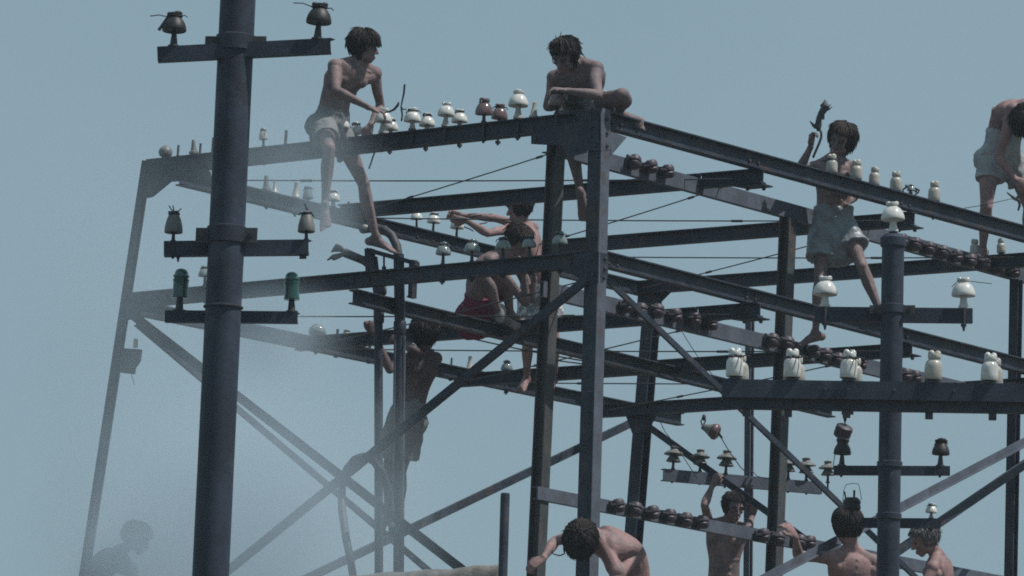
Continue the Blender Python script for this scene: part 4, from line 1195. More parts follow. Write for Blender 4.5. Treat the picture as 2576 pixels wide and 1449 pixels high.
    # ---- finish
    def build(s, label, hair='hair_dark', style=None, shorts=None, voxel=.0065):
        root = thing('person', label, 'person', (s.J['hl'] + s.J['hr']) / 2)
        org = np.array(root.location)
        me = remesh(s.mb, voxel)
        n = len(me.vertices)
        co = np.empty(n * 3, np.float32); me.vertices.foreach_get('co', co); co = co.reshape(-1, 3).astype(float)
        # lips, eyes and brows by place on the face
        for m in (s.skin, 'lips', 'eye', hair, 'nipple'): me.materials.append(MT[m])
        kk = s.k * s.hk
        q = (co - s.J['head']) / kk
        L = np.stack([q @ s.hx, q @ s.hf, q @ s.hu], 1)
        np_ = len(me.polygons)
        lt = np.empty(np_, np.int32); me.polygons.foreach_get('loop_start', lt)
        lv = np.empty(len(me.loops), np.int32); me.loops.foreach_get('vertex_index', lv)
        ctr = np.empty(np_ * 3, np.float32); me.polygons.foreach_get('center', ctr)
        c = (ctr.reshape(-1, 3) - s.J['head']) / kk
        c = np.stack([c @ s.hx, c @ s.hf, c @ s.hu], 1)
        mi = np.zeros(np_, np.int32)
        fr_ = c[:, 1] > .055
        mi[fr_ & (np.abs(c[:, 0]) < .024) & (np.abs(c[:, 2] + .070) < .010)] = 1
        mi[fr_ & (np.abs(np.abs(c[:, 0]) - .031) < .014) & (np.abs(c[:, 2] - .004) < .0065)] = 2
        mi[fr_ & (np.abs(np.abs(c[:, 0]) - .033) < .020) & (np.abs(c[:, 2] - .027) < .006)] = 3
        cw = ctr.reshape(-1, 3)
        for sg in (1, -1):
            t_ = s.nip + s.lat1 * sg * .088 * s.k + s.f1 * .095 * s.k
            dv = cw - t_; dn = np.linalg.norm(dv - np.outer(dv @ s.f1, s.f1), axis=1)
            mi[(dn < .013 * s.k) & (np.abs(dv @ s.f1) < .05)] = 4
        t_ = s.C[2] + s.f0 * .10 * s.k; dv = cw - t_; dn = np.linalg.norm(dv - np.outer(dv @ s.f0, s.f0), axis=1)
        mi[(dn < .010 * s.k) & (np.abs(dv @ s.f0) < .05)] = 4
        me.polygons.foreach_set('material_index', mi)
        # fine unevenness of the body, then into the Empty's space
        me.transform(Matrix.Translation(tuple(-org)))
        o = bpy.data.objects.new('body', me); COL.objects.link(o); o.parent = root
        s.root = root
        if shorts: s.shorts(**shorts)
        if style is not None: s.hair(hair, **style)
        return root
    def shorts(s, m='cloth', fl=.55, fr=.55, flare=.02, waist=.13, noise_a=.012, extra=None, hem=.02):
        k, J = s.k, s.J
        mb = MB()
        hip = (J['hl'] + J['hr']) / 2
        w0 = hip + (s.C[2] - hip) * (waist / .12) * .9
        g = .010
        mb.loft([hip - s.up * .09 * k, hip - s.up * .02 * k, hip * .5 + w0 * .5, w0], [(.13 * k, .11 * k), (.172 * k + g, .122 * k + g), (.158 * k + g, .112 * k + g), (.140 * k + g * .7, .10 * k + g * .7)], s.lat0, 22)
        for hp, kn, f in (('hl', 'kl', fl), ('hr', 'kr', fr)):
            h, q = J[hp], J[kn]
            mb.ball(h - s.f0 * .05 * k - s.up * .02 * k, .092 * k, n=14, m=9)
            e = h + (q - h) * f
            mb.loft([h, h + (q - h) * f * .5, e, e + (q - h) * .01], [.092 * k + g, .082 * k + g + flare * .5, .072 * k + g + flare, .070 * k + g + flare], s.f0, 18, False)
            de = unit(q - h)
            mb.loft([e - de * .012, e + de * .008], [.072 * k + g + flare + .006] * 2, s.f0, 18, False)
        mb.loft([w0 - s.up * .016 * k, w0 + s.up * .010 * k], [(.142 * k + g, .101 * k + g)] * 2, s.lat0, 22, False)
        if extra: extra(mb, s)
        me = remesh(mb, .009, 3)
        nv = len(me.vertices)
        co = np.empty(nv * 3, np.float32); me.vertices.foreach_get('co', co)
        no = np.empty(nv * 3, np.float32); me.vertex_normals.foreach_get('vector', no)
        amp = np.empty(nv)
        for i in range(nv):
            p = Vector(co[3 * i:3 * i + 3])
            amp[i] = noise.noise(p * 9) * .6 + noise.noise(Vector((p.x * 14 + p.z * 9, p.y * 14, p.z * 7))) * .7 + abs(noise.noise(p * 22)) * .5
        co = co.reshape(-1, 3) + no.reshape(-1, 3) * (amp * noise_a)[:, None]
        me.vertices.foreach_set('co', co.astype(np.float32).ravel())
        me.transform(Matrix.Translation(tuple(-np.array(s.root.location))))
        me.materials.append(MT[m])
        o = bpy.data.objects.new('shorts', me); COL.objects.link(o); o.parent = s.root
    def hair(s, m, n=1700, length=.07, thick=.0048, vol=.018, wind=(0, 0, 0), low=-.03, front=.062, fringe=.03, curl=0., back=-.05, seed=1, messy=.25, flick=.12, part_y=-.05):
        R = random.Random(seed)
        k = s.k * s.hk
        mb = MB()
        c0 = np.array([0, -.016, .034]); rr = np.array([.076, .094, .084]) + vol
        H = s.H
        capm = MB(); capm.ball((0, 0, 0), 1, n=28, m=18)
        out = []
        for v in capm.v:
            q = c0 + np.array(v) * (rr - .006)
            if q[1] > .0 and q[2] < front:
                f = min(1, (front - q[2]) / .02)
                q[1] -= max(0, q[1] - .03) * f * .85; q[0] *= 1 - .10 * f * min(1, max(0, q[1]) / .05)
            if q[2] < low and q[1] > -.03: q[2] = low + (q[2] - low) * .3; q[:2] *= .86
            if q[2] < back and q[1] <= -.03: q[2] = back + (q[2] - back) * .3; q[:2] *= .88
            q = q + np.array(noise.noise_vector(Vector(q) * 34 + Vector((seed, 0, 0)))) * .007
            out.append(H(*q))
        mb.add(out, capm.f)
        wv = np.asarray(wind, float)
        crown = np.array([R.uniform(-.015, .015), part_y, .13])
        for i in range(n):
            z = R.uniform(-.8, 1); th = R.uniform(0, 2 * math.pi); rz = math.sqrt(max(0, 1 - z * z))
            u = np.array([rz * math.cos(th), rz * math.sin(th), z])
            p = c0 + u * rr * .97
            if p[2] < (back if p[1] < -.03 else low) or (p[1] > .02 and p[2] < front): continue
            nrm = u / rr; nrm /= np.linalg.norm(nrm)
            t = p - crown; t = t - nrm * (t @ nrm); t = t / (np.linalg.norm(t) + 1e-6)
            t = t + np.array([R.gauss(0, messy) for _ in range(3)]) + wv
            d = t / np.linalg.norm(t)
            ln = length * R.uniform(.6, 1.25); ph = R.uniform(0, 6.28); fl = abs(R.gauss(0, flick))
            pts = [p]
            lift = R.uniform(.97, 1.05)
            for q in range(4):
                d = d + np.array([0, 0, -.16]) + wv * .3 + curl * np.array([math.sin(ph + q * 2.2), math.cos(ph + q * 2.2), math.sin(q * 2 + ph)])
                d = d / np.linalg.norm(d)
                p = p + d * ln / 4
                w_ = (p - c0) / rr; r_ = np.linalg.norm(w_)
                lo_ = (back if p[1] < -.03 else low) - .02
                if p[2] > lo_: p = c0 + w_ / r_ * rr * (lift + fl * (q + 1) * .22 + .015)
                if p[1] > .02 and p[2] < front - fringe: break
                pts.append(p)
            if len(pts) < 3: continue
            th_ = thick * R.uniform(.7, 1.3) * k
            mb.loft([H(*q) for q in pts], [th_ * f for f in ([.9, 1, .9, .65, .25][5 - len(pts):])], s.hu, 5, False)
        part('hair', mb, m, s.root)

PEOPLE = []
X3 = np.array
# ---- the youth astride the near top beam
dA = depth(W(2.28, 0, .1))
P = Person(dA, .97, 'skin', 1.05)
P.j('hr', 813, 316, -.05); P.j('hl', 846, 322, .10)
P.j('neck', 899, 160, -.02); P.j('sr', 842, 166, -.13); P.j('sl', 943, 185, .10)
P.j('mid', 848, 236, -.02)
P.set_head(917, 119, -.02, (.93, -.16, .34), (.10, 1, .05))
P.limb('er', 'sr', 846, 228, 'ua', -1); P.limb('wr', 'er', 929, 271, 'fa', 1)
P.limb('el', 'sl', 957, 268, 'ua', 1); P.limb('wl', 'el', 932, 315, 'fa', -1)
P.limb('kr', 'hr', 828, 376, 'th', -1); P.limb('ar', 'kr', 817, 516, 'sh', -.2)
P.limb('kl', 'hl', 915, 462, 'th', 1); P.limb('al', 'kl', 946, 598, 'sh', -.5)
P.torso(); P.do_head()
P.arm('sr', 'er', 'wr'); P.arm('sl', 'el', 'wl')
P.hand('wr', cv(1, -.25, .2), cv(-.1, -1, -.1), .55, False); P.hand('wl', cv(-.35, -1, .1), cv(-.2, 0, 1), .5, True)
P.leg('hr', 'kr', 'ar'); P.leg('hl', 'kl', 'al', cv(.5, 0, .8))
P.foot('ar', cv(.05, -.75, .65), cv(0, .65, .75)); P.foot('al', cv(.93, -.28, .25))
P.build('shirtless dark-haired youth in grey shorts astride the top beam, one foot on the cable duct', 'hair_dark',
        dict(length=.085, fringe=.045, seed=3, vol=.024, front=.055, low=-.045, back=-.075, part_y=-.03), dict(m='cloth', fl=.5, fr=.55, flare=.016, noise_a=.014))
PEOPLE.append(P)
# ---- the man crouched on the corner
dB = depth(W(.10, .25, .1))
P = Person(dB, 1.0, 'skin_dusty', 1.10)
P.j('hr', 1440, 278, .22); P.j('hl', 1488, 274, .06)
P.j('neck', 1462, 166, -.10); P.j('sr', 1395, 196, .0); P.j('sl', 1499, 173, -.16)
P.j('mid', 1468, 225, .12)
P.set_head(1420, 142, -.22, (-.42, -.55, .72), (-.12, .9, .5))
P.limb('el', 'sl', 1503, 240, 'ua', -1); P.limb('wl', 'el', 1424, 228, 'fa', -1)
P.limb('er', 'sr', 1378, 268, 'ua', .5); P.limb('wr', 'er', 1418, 262, 'fa', -.4)
P.limb('kl', 'hl', 1566, 238, 'th', -1); P.limb('al', 'kl', 1557, 284, 'sh', 1)
P.limb('kr', 'hr', 1432, 342, 'th', .7); P.limb('ar', 'kr', 1462, 490, 'sh', -.3)
P.torso(.05); P.do_head()
P.arm('sl', 'el', 'wl'); P.arm('sr', 'er', 'wr')
P.hand('wl', cv(-1, .12, .3), cv(-.1, -1, .1), .75, True); P.hand('wr', cv(.5, -.2, .5), cv(-.2, .6, -.4), .6, False)
P.leg('hl', 'kl', 'al'); P.leg('hr', 'kr', 'ar', cv(-.2, .2, -1))
P.foot('al', cv(.7, -.25, .3)); P.foot('ar', cv(.15, -.85, -.4), cv(0, .5, -.8))
P.build('dust-covered man with windblown dark hair crouched on the near top corner', 'hair_dark',
        dict(length=.08, wind=(-.3, .15, .25), seed=5, vol=.017, messy=.45, flick=.16, n=1500, fringe=.01, front=.07), dict(m='satin', fl=.4, fr=.5, flare=.01))
PEOPLE.append(P)
# ---- the standing youth holding the frayed cable
dC = depth(W(.3, 3.65, -.5))
P = Person(dC, 1.0, 'skin', 1.00)
P.j('hr', 2070, 574, .0); P.j('hl', 2122, 570, .02)
P.j('neck', 2098, 401, -.02); P.j('sr', 2047, 422, .02); P.j('sl', 2146, 424, -.03)
P.set_head(2116, 354, -.05, (-.45, -.22, .84), (.26, 1, .15))
P.limb('er', 'sr', 2009, 432, 'ua', -1); P.limb('wr', 'er', 2040, 368, 'fa', -.5)
P.limb('el', 'sl', 2152, 492, 'ua', .6); P.limb('wl', 'el', 2124, 516, 'fa', -1)
P.limb('kr', 'hr', 2063, 700, 'th', -1); P.limb('ar', 'kr', 2051, 838, 'sh', .4)
P.limb('kl', 'hl', 2170, 672, 'th', -1); P.limb('al', 'kl', 2217, 792, 'sh', -.3)
P.torso(); P.do_head()
P.arm('sr', 'er', 'wr'); P.arm('sl', 'el', 'wl')
P.hand('wr', cv(.1, 1, .1), cv(.75, 0, .65), 1.15, False, thumb=1); P.hand('wl', cv(-1, -.15, .2), cv(.0, .1, -1), .6, True)
P.leg('hr', 'kr', 'ar'); P.leg('hl', 'kl', 'al')
P.foot('ar', cv(-.9, -.25, .3)); P.foot('al', cv(.7, -.3, .5))
def skirt(mb, s):
    k = s.k; hip = (s.J['hl'] + s.J['hr']) / 2
    mb.loft([hip + EZ * .07, hip - EZ * .08, hip - EZ * .20], [(.17, .125), (.21, .15), (.20, .14)], s.lat0, 20)
P.build('standing shirtless youth in baggy silvery shorts raising a frayed cable end', 'hair_brown',
        dict(length=.09, low=-.045, back=-.08, seed=8, vol=.028, front=.076, fringe=.006, flick=.12), dict(m='satin', fl=.50, fr=.58, flare=.04, waist=.15, noise_a=.022, extra=skirt))
PEOPLE.append(P)
cbp = thing('frayed_cable', 'short cable with frayed dark end held up by the standing youth', 'cable', at(2055, 370, depth(P.J['wr']) - .05))
dc = depth(P.J['wr']) - .04
b = MB(); b.tube([at(x, y, dc) for x, y in ((2046, 395), (2050, 385), (2061, 360), (2066, 345), (2066, 334), (2061, 325))], .010, 8, True); part('core', b, 'cable', cbp)
b = MB(); pp = [at(x, y, dc) for x, y in ((2059, 330), (2058, 315), (2060, 300), (2065, 287), (2073, 274), (2076, 266), (2075, 257), (2074, 250))]
b.tube(pp, [.012, .030, .022, .026, .030, .038, .016, .003], 9)
b.v = [tuple(np.array(v) + .008 * np.array(noise.noise_vector(Vector(v) * 40))) for v in b.v]; part('frayed_sheath', b, 'cable', cbp)
b = MB()
for (x, y), (x2, y2) in (((2054, 318), (2039, 305)), ((2052, 322), (2037, 304)), ((2075, 275), (2090, 262)), ((2076, 278), (2094, 268)), ((2066, 290), (2072, 302)), ((2070, 285), (2074, 300)), ((2060, 315), (2056, 322))):
    b.tube([at(x, y, dc), at((x + x2) / 2, (y + y2) / 2 + 2, dc - .01), at(x2, y2, dc - .015)], [.012, .008, .002], 5)
part('strand', b, 'cable', cbp)
# ---- the man bending at the right edge
dD = depth(W(.489, 6.35, .3))
P = Person(dD, 1.0, 'skin_pink', 1.12)
P.j('hr', 2490, 404, .0); P.j('hl', 2546, 402, .14)
P.j('neck', 2573, 270, -.16); P.j('sr', 2548, 276, -.22); P.j('sl', 2640, 292, -.05)
P.j('mid', 2528, 318, .06)
P.set_head(2582, 312, -.30, (.30, -.85, .40), (.25, -.15, .95))
P.limb('er', 'sr', 2512, 396, 'ua', -1); P.limb('wr', 'er', 2556, 452, 'fa', -.8)
P.limb('el', 'sl', 2650, 395, 'ua', -1); P.limb('wl', 'el', 2600, 450, 'fa', -1)
P.limb('kr', 'hr', 2481, 522, 'th', -1); P.limb('ar', 'kr', 2472, 627, 'sh', .3)
P.limb('kl', 'hl', 2590, 520, 'th', -1); P.limb('al', 'kl', 2600, 640, 'sh', .3)
P.torso(.04); P.do_head()
P.arm('sr', 'er', 'wr'); P.arm('sl', 'el', 'wl')
P.hand('wr', cv(.8, -.5, .2), cv(.3, -.3, -1), .7, False); P.hand('wl', cv(-.6, -.6, .2), cv(-.2, -.3, -1), .7, True)
P.leg('hr', 'kr', 'ar'); P.leg('hl', 'kl', 'al')
P.foot('ar', cv(-.5, -.3, .8)); P.foot('al', cv(.4, -.3, .8))
P.build('pink-shouldered man in pale shorts bending over at the right edge', 'hair_dark',
        dict(n=1300, length=.16, seed=12, vol=.040, wind=(-.1, .3, 0), low=-.08, back=-.11, flick=.12, thick=.005, fringe=.14, front=.04), dict(m='white_cloth', fl=.5, fr=.40, flare=.02, noise_a=.017, waist=.21))
PEOPLE.append(P)
tl = thing('pliers', 'dark pliers hanging below the bending man\'s hand', 'pliers', at(2556, 505, dD - .2))
b = MB(); b.tube([at(x, y, dD - .2) for x, y in ((2533, 484), (2545, 494), (2556, 502))], [.006, .010, .016], 6); part('handle', b, 'iron', tl)
b = MB(); b.tube([at(x, y, dD - .2) for x, y in ((2570, 484), (2562, 493), (2556, 502))], [.006, .010, .014], 6); part('handle', b, 'iron', tl)
b = MB(); b.tube([at(x, y, dD - .2) for x, y in ((2554, 500), (2564, 506), (2565, 518), (2561, 530))], [.014, .015, .011, .008], 6); part('jaw', b, 'iron', tl)
b = MB(); b.tube([at(x, y, dD - .25) for x, y in ((2400, 532), (2430, 523), (2470, 517), (2510, 508), (2545, 500), (2576, 512), (2620, 520))], .003, 5)
solo('wire', b, 'wire', 'thin slack wire strung across the bending man\'s shin', 'wire', at(2470, 517, dD - .25))
# ---- far man reaching left
dE = depth(W(3.2, 4.15, -.6))
P = Person(dE, .93, 'skin_pink', 1.02)
P.j('hr', 1332, 748, .05); P.j('hl', 1382, 744, -.03)
P.j('neck', 1313, 564, .0); P.j('sl', 1280, 578, -.12); P.j('sr', 1340, 574, .14)
P.set_head(1305, 526, .0, (-.86, -.15, -.35), (.05, 1, .0))
P.J['sl'], P.J['sr'] = P.J['sl'], P.J['sr']
P.limb('el', 'sl', 1226, 587, 'ua', -1); P.limb('wl', 'el', 1172, 555, 'fa', .5)
P.limb('er', 'sr', 1245, 549, 'ua', .3); P.limb('wr', 'er', 1160, 541, 'fa', .5)
P.limb('kr', 'hr', 1327, 862, 'th', -.6); P.limb('ar', 'kr', 1325, 950, 'sh', .6)
P.limb('kl', 'hl', 1394, 860, 'th', -.6); P.limb('al', 'kl', 1395, 948, 'sh', .6)
P.torso(); P.do_head()
P.arm('sl', 'el', 'wl'); P.arm('sr', 'er', 'wr')
P.hand('wl', cv(-1, .1, .1), cv(.1, .2, -1), .75, True); P.hand('wr', cv(-1, .1, .1), cv(.1, -.3, .9), .75, False)
P.leg('hl', 'kl', 'al'); P.leg('hr', 'kr', 'ar')
P.foot('al', cv(-.3, -.35, .85)); P.foot('ar', cv(-.3, -.35, .85))
P.build('far man in patterned pale shorts reaching left with both arms to a white insulator', 'hair_dark',
        dict(length=.06, seed=15, vol=.014), dict(m='print_cloth', fl=.6, fr=.6, flare=.03))
PEOPLE.append(P)
# ---- crouching man in red shorts
dF = depth(W(2.3, 1.85, -1.0))
P = Person(dF, .95, 'skin', 1.05)
P.j('hr', 1188, 790, -.10); P.j('hl', 1218, 782, .16)
P.j('neck', 1277, 642, -.02); P.j('sr', 1232, 656, -.17); P.j('sl', 1300, 660, .16)
P.j('mid', 1206, 706, .05)
P.set_head(1303, 604, -.05, (.62, -.72, .25), (.62, .62, .3))
P.limb('kr', 'hr', 1212, 693, 'th', -1); P.limb('ar', 'kr', 1258, 794, 'sh', .9)
P.limb('kl', 'hl', 1262, 690, 'th', -.6); P.limb('al', 'kl', 1285, 790, 'sh', .9)
P.limb('er', 'sr', 1323, 762, 'ua', -.6); P.limb('wr', 'er', 1319, 697, 'fa', -.4)
P.limb('el', 'sl', 1336, 752, 'ua', .6); P.limb('wl', 'el', 1345, 700, 'fa', -.3)
P.torso(.06); P.do_head()
P.arm('sr', 'er', 'wr'); P.arm('sl', 'el', 'wl')
P.hand('wr', cv(.1, 1, .1), cv(.9, 0, .2), .6, False); P.hand('wl', cv(-.2, 1, .1), cv(-.9, 0, .2), .6, True)
P.leg('hr', 'kr', 'ar'); P.leg('hl', 'kl', 'al')
P.foot('ar', cv(.9, -.28, .3)); P.foot('al', cv(.85, -.3, .3))
def drape(mb, s):
    hip = (s.J['hl'] + s.J['hr']) / 2
    a, c = at(1160, 770, dF), at(1225, 780, dF)
    mb.loft([hip + EZ * .02, at(1195, 800, dF), at(1190, 836, dF - .02), at(1190, 846, dF - .02)], [(.15, .10), (.16, .09), (.125, .05), (.11, .03)], s.lat0 * 0 + RGT, 18)
P.build('crouching man in red shorts with his head bowed over his knees', 'hair_brown',
        dict(length=.06, seed=18, vol=.014), dict(m='red_cloth', fl=.45, fr=.45, flare=.01, noise_a=.016, extra=drape))
PEOPLE.append(P)
b = MB(); q = P.J['ar'] * .85 + P.J['kr'] * .15; b.loft([P.J['ar'] + EZ * .055, P.J['ar'] + EZ * .03, P.J['ar'] - EZ * .02], [.046, .050, .047], ER, 14); part('anklet_bandage', b, 'white_cloth', P.root)
# ---- man seen from behind below the cable ducts
dG = depth(W(3.2, 1.15, -1.6))
P = Person(dG, .98, 'skin_shaded')
P.j('hl', 1003, 1060, -.06); P.j('hr', 1041, 1058, .06)
P.j('neck', 1063, 890, .0); P.j('sl', 1022, 905, -.08); P.j('sr', 1096, 902, .06)
P.set_head(1066, 842, .0, (-.5, -.05, -.85), (.0, 1, .1))
P.limb('el', 'sl', 980, 930, 'ua', -1); P.limb('wl', 'el', 940, 840, 'fa', -1)
P.limb('er', 'sr', 1040, 880, 'ua', -1); P.limb('wr', 'er', 1012, 862, 'fa', 1)
P.limb('kl', 'hl', 978, 1170, 'th', 1); P.limb('al', 'kl', 975, 1300, 'sh', .3)
P.limb('kr', 'hr', 1008, 1185, 'th', 1); P.limb('ar', 'kr', 1003, 1312, 'sh', .3)
P.torso(); P.do_head()
P.arm('sl', 'el', 'wl'); P.arm('sr', 'er', 'wr')
P.hand('wl', cv(-.3, 1, .1), cv(-.5, .1, -.8), 1.2, True, thumb=1); P.hand('wr', cv(-.8, .3, -.3), cv(-.2, -.2, -1), .9, False)
P.leg('hl', 'kl', 'al', cv(-.3, 0, -1)); P.leg('hr', 'kr', 'ar', cv(-.3, 0, -1))
P.foot('al', cv(-.4, -.25, -.8)); P.foot('ar', cv(-.4, -.25, -.8))
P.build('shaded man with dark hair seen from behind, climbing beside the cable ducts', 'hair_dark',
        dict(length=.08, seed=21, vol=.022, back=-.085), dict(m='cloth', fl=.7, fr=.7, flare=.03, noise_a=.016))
PEOPLE.append(P)
def stand_legs(P, xl, xr, y, hemdrop=0):
    for sd_, x in (('l', xl), ('r', xr)):
        h = P.J['h' + sd_]
        P.J['k' + sd_] = h + X3([0, 0, -.42 * P.k]) + cv(0, 0, 1) * .03
        P.J['a' + sd_] = P.J['k' + sd_] + X3([0, 0, -.40 * P.k]) - cv(0, 0, 1) * .03
        P.leg('h' + sd_, 'k' + sd_, 'a' + sd_, P.f0); P.foot('a' + sd_, P.f0 - EZ * (P.f0 @ EZ))
# ---- fair boy in the smoke, lower left
dH = 43.6
P = Person(dH, .92, 'skin_dusty', .94)
P.j('hr', 215, 1520, -.05); P.j('hl', 262, 1522, .1)
P.j('neck', 298, 1388, .0); P.j('sr', 258, 1418, -.14); P.j('sl', 330, 1428, .14)
P.j('mid', 245, 1450, .05)
P.set_head(345, 1356, .0, (.86, -.42, .2), (.35, .9, .1))
P.limb('er', 'sr', 290, 1510, 'ua', -.6); P.limb('wr', 'er', 350, 1530, 'fa', -.6)
P.limb('el', 'sl', 350, 1512, 'ua', .6); P.limb('wl', 'el', 400, 1520, 'fa', .6)
P.torso(.05); P.do_head()
P.arm('sr', 'er', 'wr'); P.arm('sl', 'el', 'wl')
P.hand('wr', cv(1, -.2, .2), cv(0, -1, 0), .5, False); P.hand('wl', cv(1, -.2, .2), cv(0, -1, 0), .5, True)
stand_legs(P, 0, 0, 0)
P.build('fair-haired boy leaning forward in the smoke at lower left', 'hair_fair', dict(length=.055, seed=24, vol=.018, front=.06, fringe=.02), dict(m='cloth'))
PEOPLE.append(P)
# ---- curly man bending down in front of the corner post
dI = depth(W(-.35, -.5, -3.2))
P = Person(dI, 1.0, 'skin_pink', 1.10)
P.j('hr', 1560, 1560, .25); P.j('hl', 1625, 1560, .35)
P.j('neck', 1502, 1352, .05); P.j('sr', 1444, 1345, .05); P.j('sl', 1552, 1440, -.10)
P.j('mid', 1580, 1418, .22)
P.set_head(1462, 1362, -.16, (-.15, -.95, .10), (-.25, .05, 1))
P.limb('er', 'sr', 1395, 1362, 'ua', .2); P.limb('wr', 'er', 1368, 1404, 'fa', -1)
P.limb('el', 'sl', 1545, 1535, 'ua', -1); P.limb('wl', 'el', 1470, 1570, 'fa', -1)
P.torso(.05); P.do_head()
P.arm('sr', 'er', 'wr'); P.arm('sl', 'el', 'wl')
P.hand('wr', cv(-.8, -.5, .2), cv(0, -.8, -.6), .7, False); P.hand('wl', cv(-.8, -.5, .2), cv(0, -1, 0), .5, True)
stand_legs(P, 0, 0, 0)
P.build('man with long curly black hair bending forward before the corner post', 'hair_dark', dict(n=1900, length=.17, seed=27, vol=.036, thick=.0045, curl=.32, wind=(.05, .32, 0), low=-.08, back=-.12, messy=.35, front=.03, flick=.10, fringe=.16), dict(m='cloth'))
b = MB()
hd = depth(P.J['head']) - .05
b.tube([at(x, y, hd) for x, y in ((1418, 1380), (1420, 1393), (1408, 1398), (1393, 1394), (1387, 1388), (1392, 1384))], [.006, .006, .005, .004, .004, .002], 6)
b.tube([at(x, y, hd) for x, y in ((1443, 1384), (1449, 1391), (1456, 1389), (1459, 1382))], .003, 5)
part('loose_curl', b, 'hair_dark', P.root)
PEOPLE.append(P)
# ---- man with both arms up gripping the brace
pj = BRG[0] * .53 + BRG[1] * .47
dJ = depth(pj) - .10
P = Person(dJ, .98, 'skin', 1.02)
P.j('hr', 1790, 1500, .0); P.j('hl', 1848, 1500, .0)
P.j('neck', 1826, 1318, .02); P.j('sr', 1783, 1318, .03); P.j('sl', 1875, 1330, .0)
P.set_head(1846, 1277, -.06, (.34, -.22, .9), (.12, 1, .2))
P.j('er', 1772, 1270, -.20); P.j('wr', 1792, 1222, -.04)
P.j('el', 1881, 1340, -.24); P.j('wl', 1892, 1298, -.04)
P.torso(0, 1.05); P.do_head()
P.arm('sr', 'er', 'wr'); P.arm('sl', 'el', 'wl')
P.hand('wr', cv(.55, 1, .25), cv(.3, -.1, -1), 1.0, False, thumb=1); P.hand('wl', cv(.2, 1, .2), cv(-.2, -.1, -1), 1.0, True, thumb=1)
stand_legs(P, 0, 0, 0)
P.build('shirtless man with both arms raised gripping a diagonal brace', 'hair_dark', dict(length=.05, seed=30, vol=.012, front=.078, fringe=.006, n=1500), dict(m='cloth', waist=.05))
PEOPLE.append(P)
# ---- dark haired man seen from behind
dK = depth(W(.20, 3.0, -3.2))
P = Person(dK, 1.03, 'skin_pink', 1.10)
P.j('hl', 2105, 1570, .05); P.j('hr', 2165, 1572, .05)
P.j('neck', 2142, 1388, .02); P.j('sl', 2094, 1404, -.08); P.j('sr', 2192, 1412, .05)
P.set_head(2131, 1326, .0, (-.35, -.1, -.93), (-.05, 1, .0))
P.limb('el', 'sl', 2008, 1400, 'ua', .3); P.limb('wl', 'el', 2001, 1350, 'fa', -1)
P.limb('er', 'sr', 2205, 1500, 'ua', .3); P.limb('wr', 'er', 2180, 1540, 'fa', 1)
P.torso(0, 1.05); P.do_head(1.15)
P.arm('sl', 'el', 'wl'); P.arm('sr', 'er', 'wr')
P.hand('wl', cv(-.6, .8, .1), cv(-.5, -.4, -.7), .8, True); P.hand('wr', cv(0, -1, -.3), cv(-1, 0, 0), .5, False)
stand_legs(P, 0, 0, 0)
P.build('man with thick black hair seen from behind at the lowest beam\'s right', 'hair_dark', dict(length=.08, seed=33, vol=.022, back=-.11, low=-.07, messy=.12, flick=.06), dict(m='cloth', waist=.05))
PEOPLE.append(P)
# ---- grey haired man at lower right
dL_ = depth(W(-.15, 4.2, -3.2))
P = Person(dL_, .98, 'skin_pink')
P.j('hr', 2352, 1570, -.08); P.j('hl', 2380, 1570, .12)
P.j('neck', 2358, 1398, .02); P.j('sr', 2380, 1425, .14); P.j('sl', 2345, 1428, -.14)
P.set_head(2326, 1358, .0, (-.88, -.35, .12), (-.3, .95, .05))
P.limb('el', 'sl', 2320, 1510, 'ua', -.5); P.limb('wl', 'el', 2260, 1520, 'fa', -.5)
P.limb('er', 'sr', 2390, 1515, 'ua', .5); P.limb('wr', 'er', 2330, 1535, 'fa', .5)
P.torso(.03); P.do_head(1.1)
P.arm('sl', 'el', 'wl'); P.arm('sr', 'er', 'wr')
P.hand('wl', cv(-1, 0, 0), cv(0, -1, 0), .5, True); P.hand('wr', cv(-1, 0, 0), cv(0, -1, 0), .5, False)
stand_legs(P, 0, 0, 0)
P.build('grey-haired man in profile facing left at lower right', 'hair_grey', dict(n=1400, length=.045, seed=36, vol=.012, thick=.005, curl=.5, front=.068, fringe=.01), dict(m='cloth'))
PEOPLE.append(P)

# wire the youth is unwinding, and other loose ends on the top beam
def L1d(x, y, r=-.05): return on_l(x, y, r)
b = MB(); b.tube([L1d(x, y) for x, y in ((1018, 212), (1016, 235), (1011, 258), (1009, 268), (1015, 276), (1022, 274))], [.008, .008, .006, .005, .005, .005], 6)
b.tube([L1d(x, y) for x, y in ((1009, 268), (1012, 290), (1010, 305))], .007, 6)
solo('wire', b, 'wire', 'stiff dark wire standing upright from the wire-necked white insulator', 'wire', L1d(1015, 260))
b = MB(); b.tube([L1d(x, y) for x, y in ((966, 283), (980, 281), (992, 275), (1001, 264), (1003, 257))], [.005, .008, .010, .011, .006], 6)
solo('wire', b, 'wire', 'bent wire end the sitting youth is twisting off', 'wire', L1d(990, 275))
b = MB(); b.tube([L1d(x, y, .02) for x, y in ((952, 300), (938, 312), (932, 325), (938, 338))], .004, 6)
b.tube([L1d(x, y, .05) for x, y in ((958, 350), (945, 375), (928, 425))], .007, 6)
solo('wire', b, 'wire', 'dark wire hanging below the top beam beside the youth\'s thigh', 'wire', L1d(945, 375))
b = MB(); b.tube([on_r(x, y, 4.1) for x, y in ((1130, 548), (1150, 552), (1175, 560), (1195, 566), (1225, 560))], .006, 6)
b.tube([on_r(x, y, 4.1) for x, y in ((1165, 570), (1180, 575), (1190, 581))], .006, 6)
solo('wire', b, 'wire', 'short wire ends in the far reaching man\'s hands', 'wire', on_r(1160, 556, 4.1))

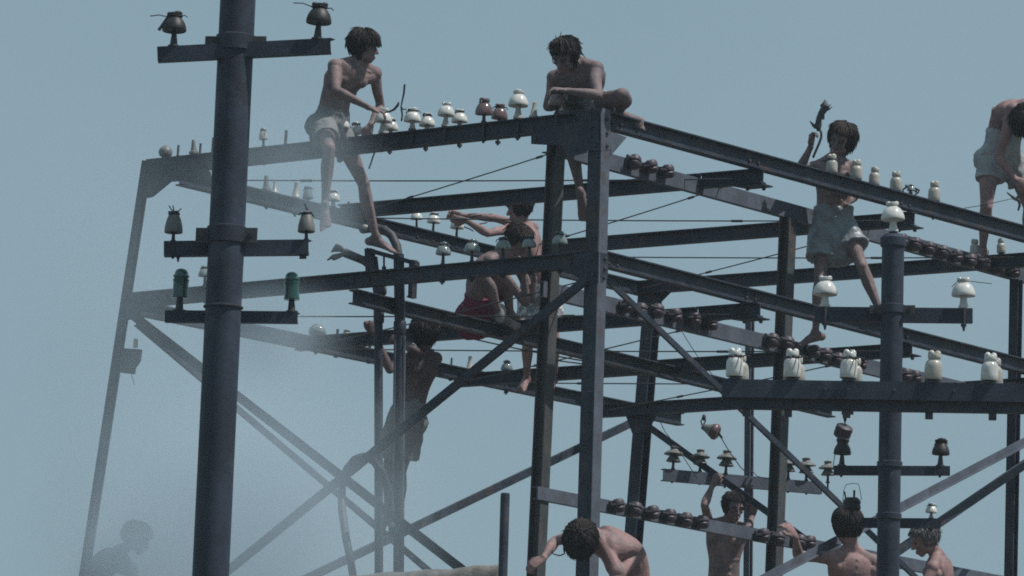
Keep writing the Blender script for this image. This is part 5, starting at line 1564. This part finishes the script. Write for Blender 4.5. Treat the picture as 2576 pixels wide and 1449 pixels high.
# ------------------------------------------------------------------ smoke drifting before the left half of the frame
def puff(x, y, hx, hy, dep, th, dens, edge=.5, seed=0.):
    m = bpy.data.materials.new('smoke_volume'); m.use_nodes = True
    n, L = m.node_tree.nodes, m.node_tree.links
    n.clear()
    out = n.new('ShaderNodeOutputMaterial'); pv = n.new('ShaderNodeVolumePrincipled')
    pv.inputs['Color'].default_value = (.62, .742, .818, 1) if y > 1200 else (.575, .695, .77, 1); pv.inputs['Anisotropy'].default_value = .0
    tc = n.new('ShaderNodeTexCoord'); ln = n.new('ShaderNodeVectorMath'); ln.operation = 'LENGTH'
    L.new(tc.outputs['Object'], ln.inputs[0])
    mr = n.new('ShaderNodeMapRange'); mr.interpolation_type = 'SMOOTHSTEP'
    mr.inputs['From Min'].default_value = .97; mr.inputs['From Max'].default_value = edge; mr.inputs['To Min'].default_value = 0; mr.inputs['To Max'].default_value = 1
    L.new(ln.outputs['Value'], mr.inputs['Value'])
    ge = n.new('ShaderNodeNewGeometry'); no = n.new('ShaderNodeTexNoise')
    no.inputs['Scale'].default_value = 1.2; no.inputs['Detail'].default_value = 5; no.inputs['Distortion'].default_value = 1.2
    mp = n.new('ShaderNodeMapping'); mp.inputs['Location'].default_value = (seed, seed * 2, 0); mp.inputs['Scale'].default_value = (1, 1, .6)
    L.new(ge.outputs['Position'], mp.inputs[0]); L.new(mp.outputs[0], no.inputs['Vector'])
    r2 = n.new('ShaderNodeMapRange'); r2.inputs['From Min'].default_value = .33; r2.inputs['From Max'].default_value = .62
    r2.inputs['To Min'].default_value = .55; r2.inputs['To Max'].default_value = 1.25
    L.new(no.outputs['Fac'], r2.inputs['Value'])
    mu = n.new('ShaderNodeMath'); mu.operation = 'MULTIPLY'; mu.inputs[1].default_value = dens
    m2 = n.new('ShaderNodeMath'); m2.operation = 'MULTIPLY'
    L.new(mr.outputs[0], mu.inputs[0]); L.new(mu.outputs[0], m2.inputs[0]); L.new(r2.outputs[0], m2.inputs[1])
    L.new(m2.outputs[0], pv.inputs['Density']); L.new(pv.outputs[0], out.inputs['Volume'])
    b = MB(); b.ball((0, 0, 0), 1, n=24, m=14)
    o = put('smoke', b.mesh('smoke'), m)
    k = dep / F_PX
    M = Matrix.Identity(4)
    for c, (ax, h) in enumerate(((RGT, hx * k), (FWD, th), (UPV, hy * k))):
        for r in range(3): M[r][c] = ax[r] * h
    p = at(x, y, dep)
    for r in range(3): M[r][3] = p[r]
    o.matrix_world = M
    o['kind'] = 'stuff'
    return o
puff(300, 800, 380, 700, 39.6, .95, .44, .0, 1.)
puff(720, 440, 330, 270, 40.9, .75, .70, .0, 2.)
puff(600, 1330, 680, 580, 39.3, 1.1, 1.35, .0, 3.)
puff(680, 835, 260, 190, 40.9, .70, 1.3, .0, 4.)
puff(820, 560, 130, 140, 41.0, .5, 1.0, .0, 5.)
puff(330, 1400, 240, 240, 40.2, .9, 1.5, .0, 6.)
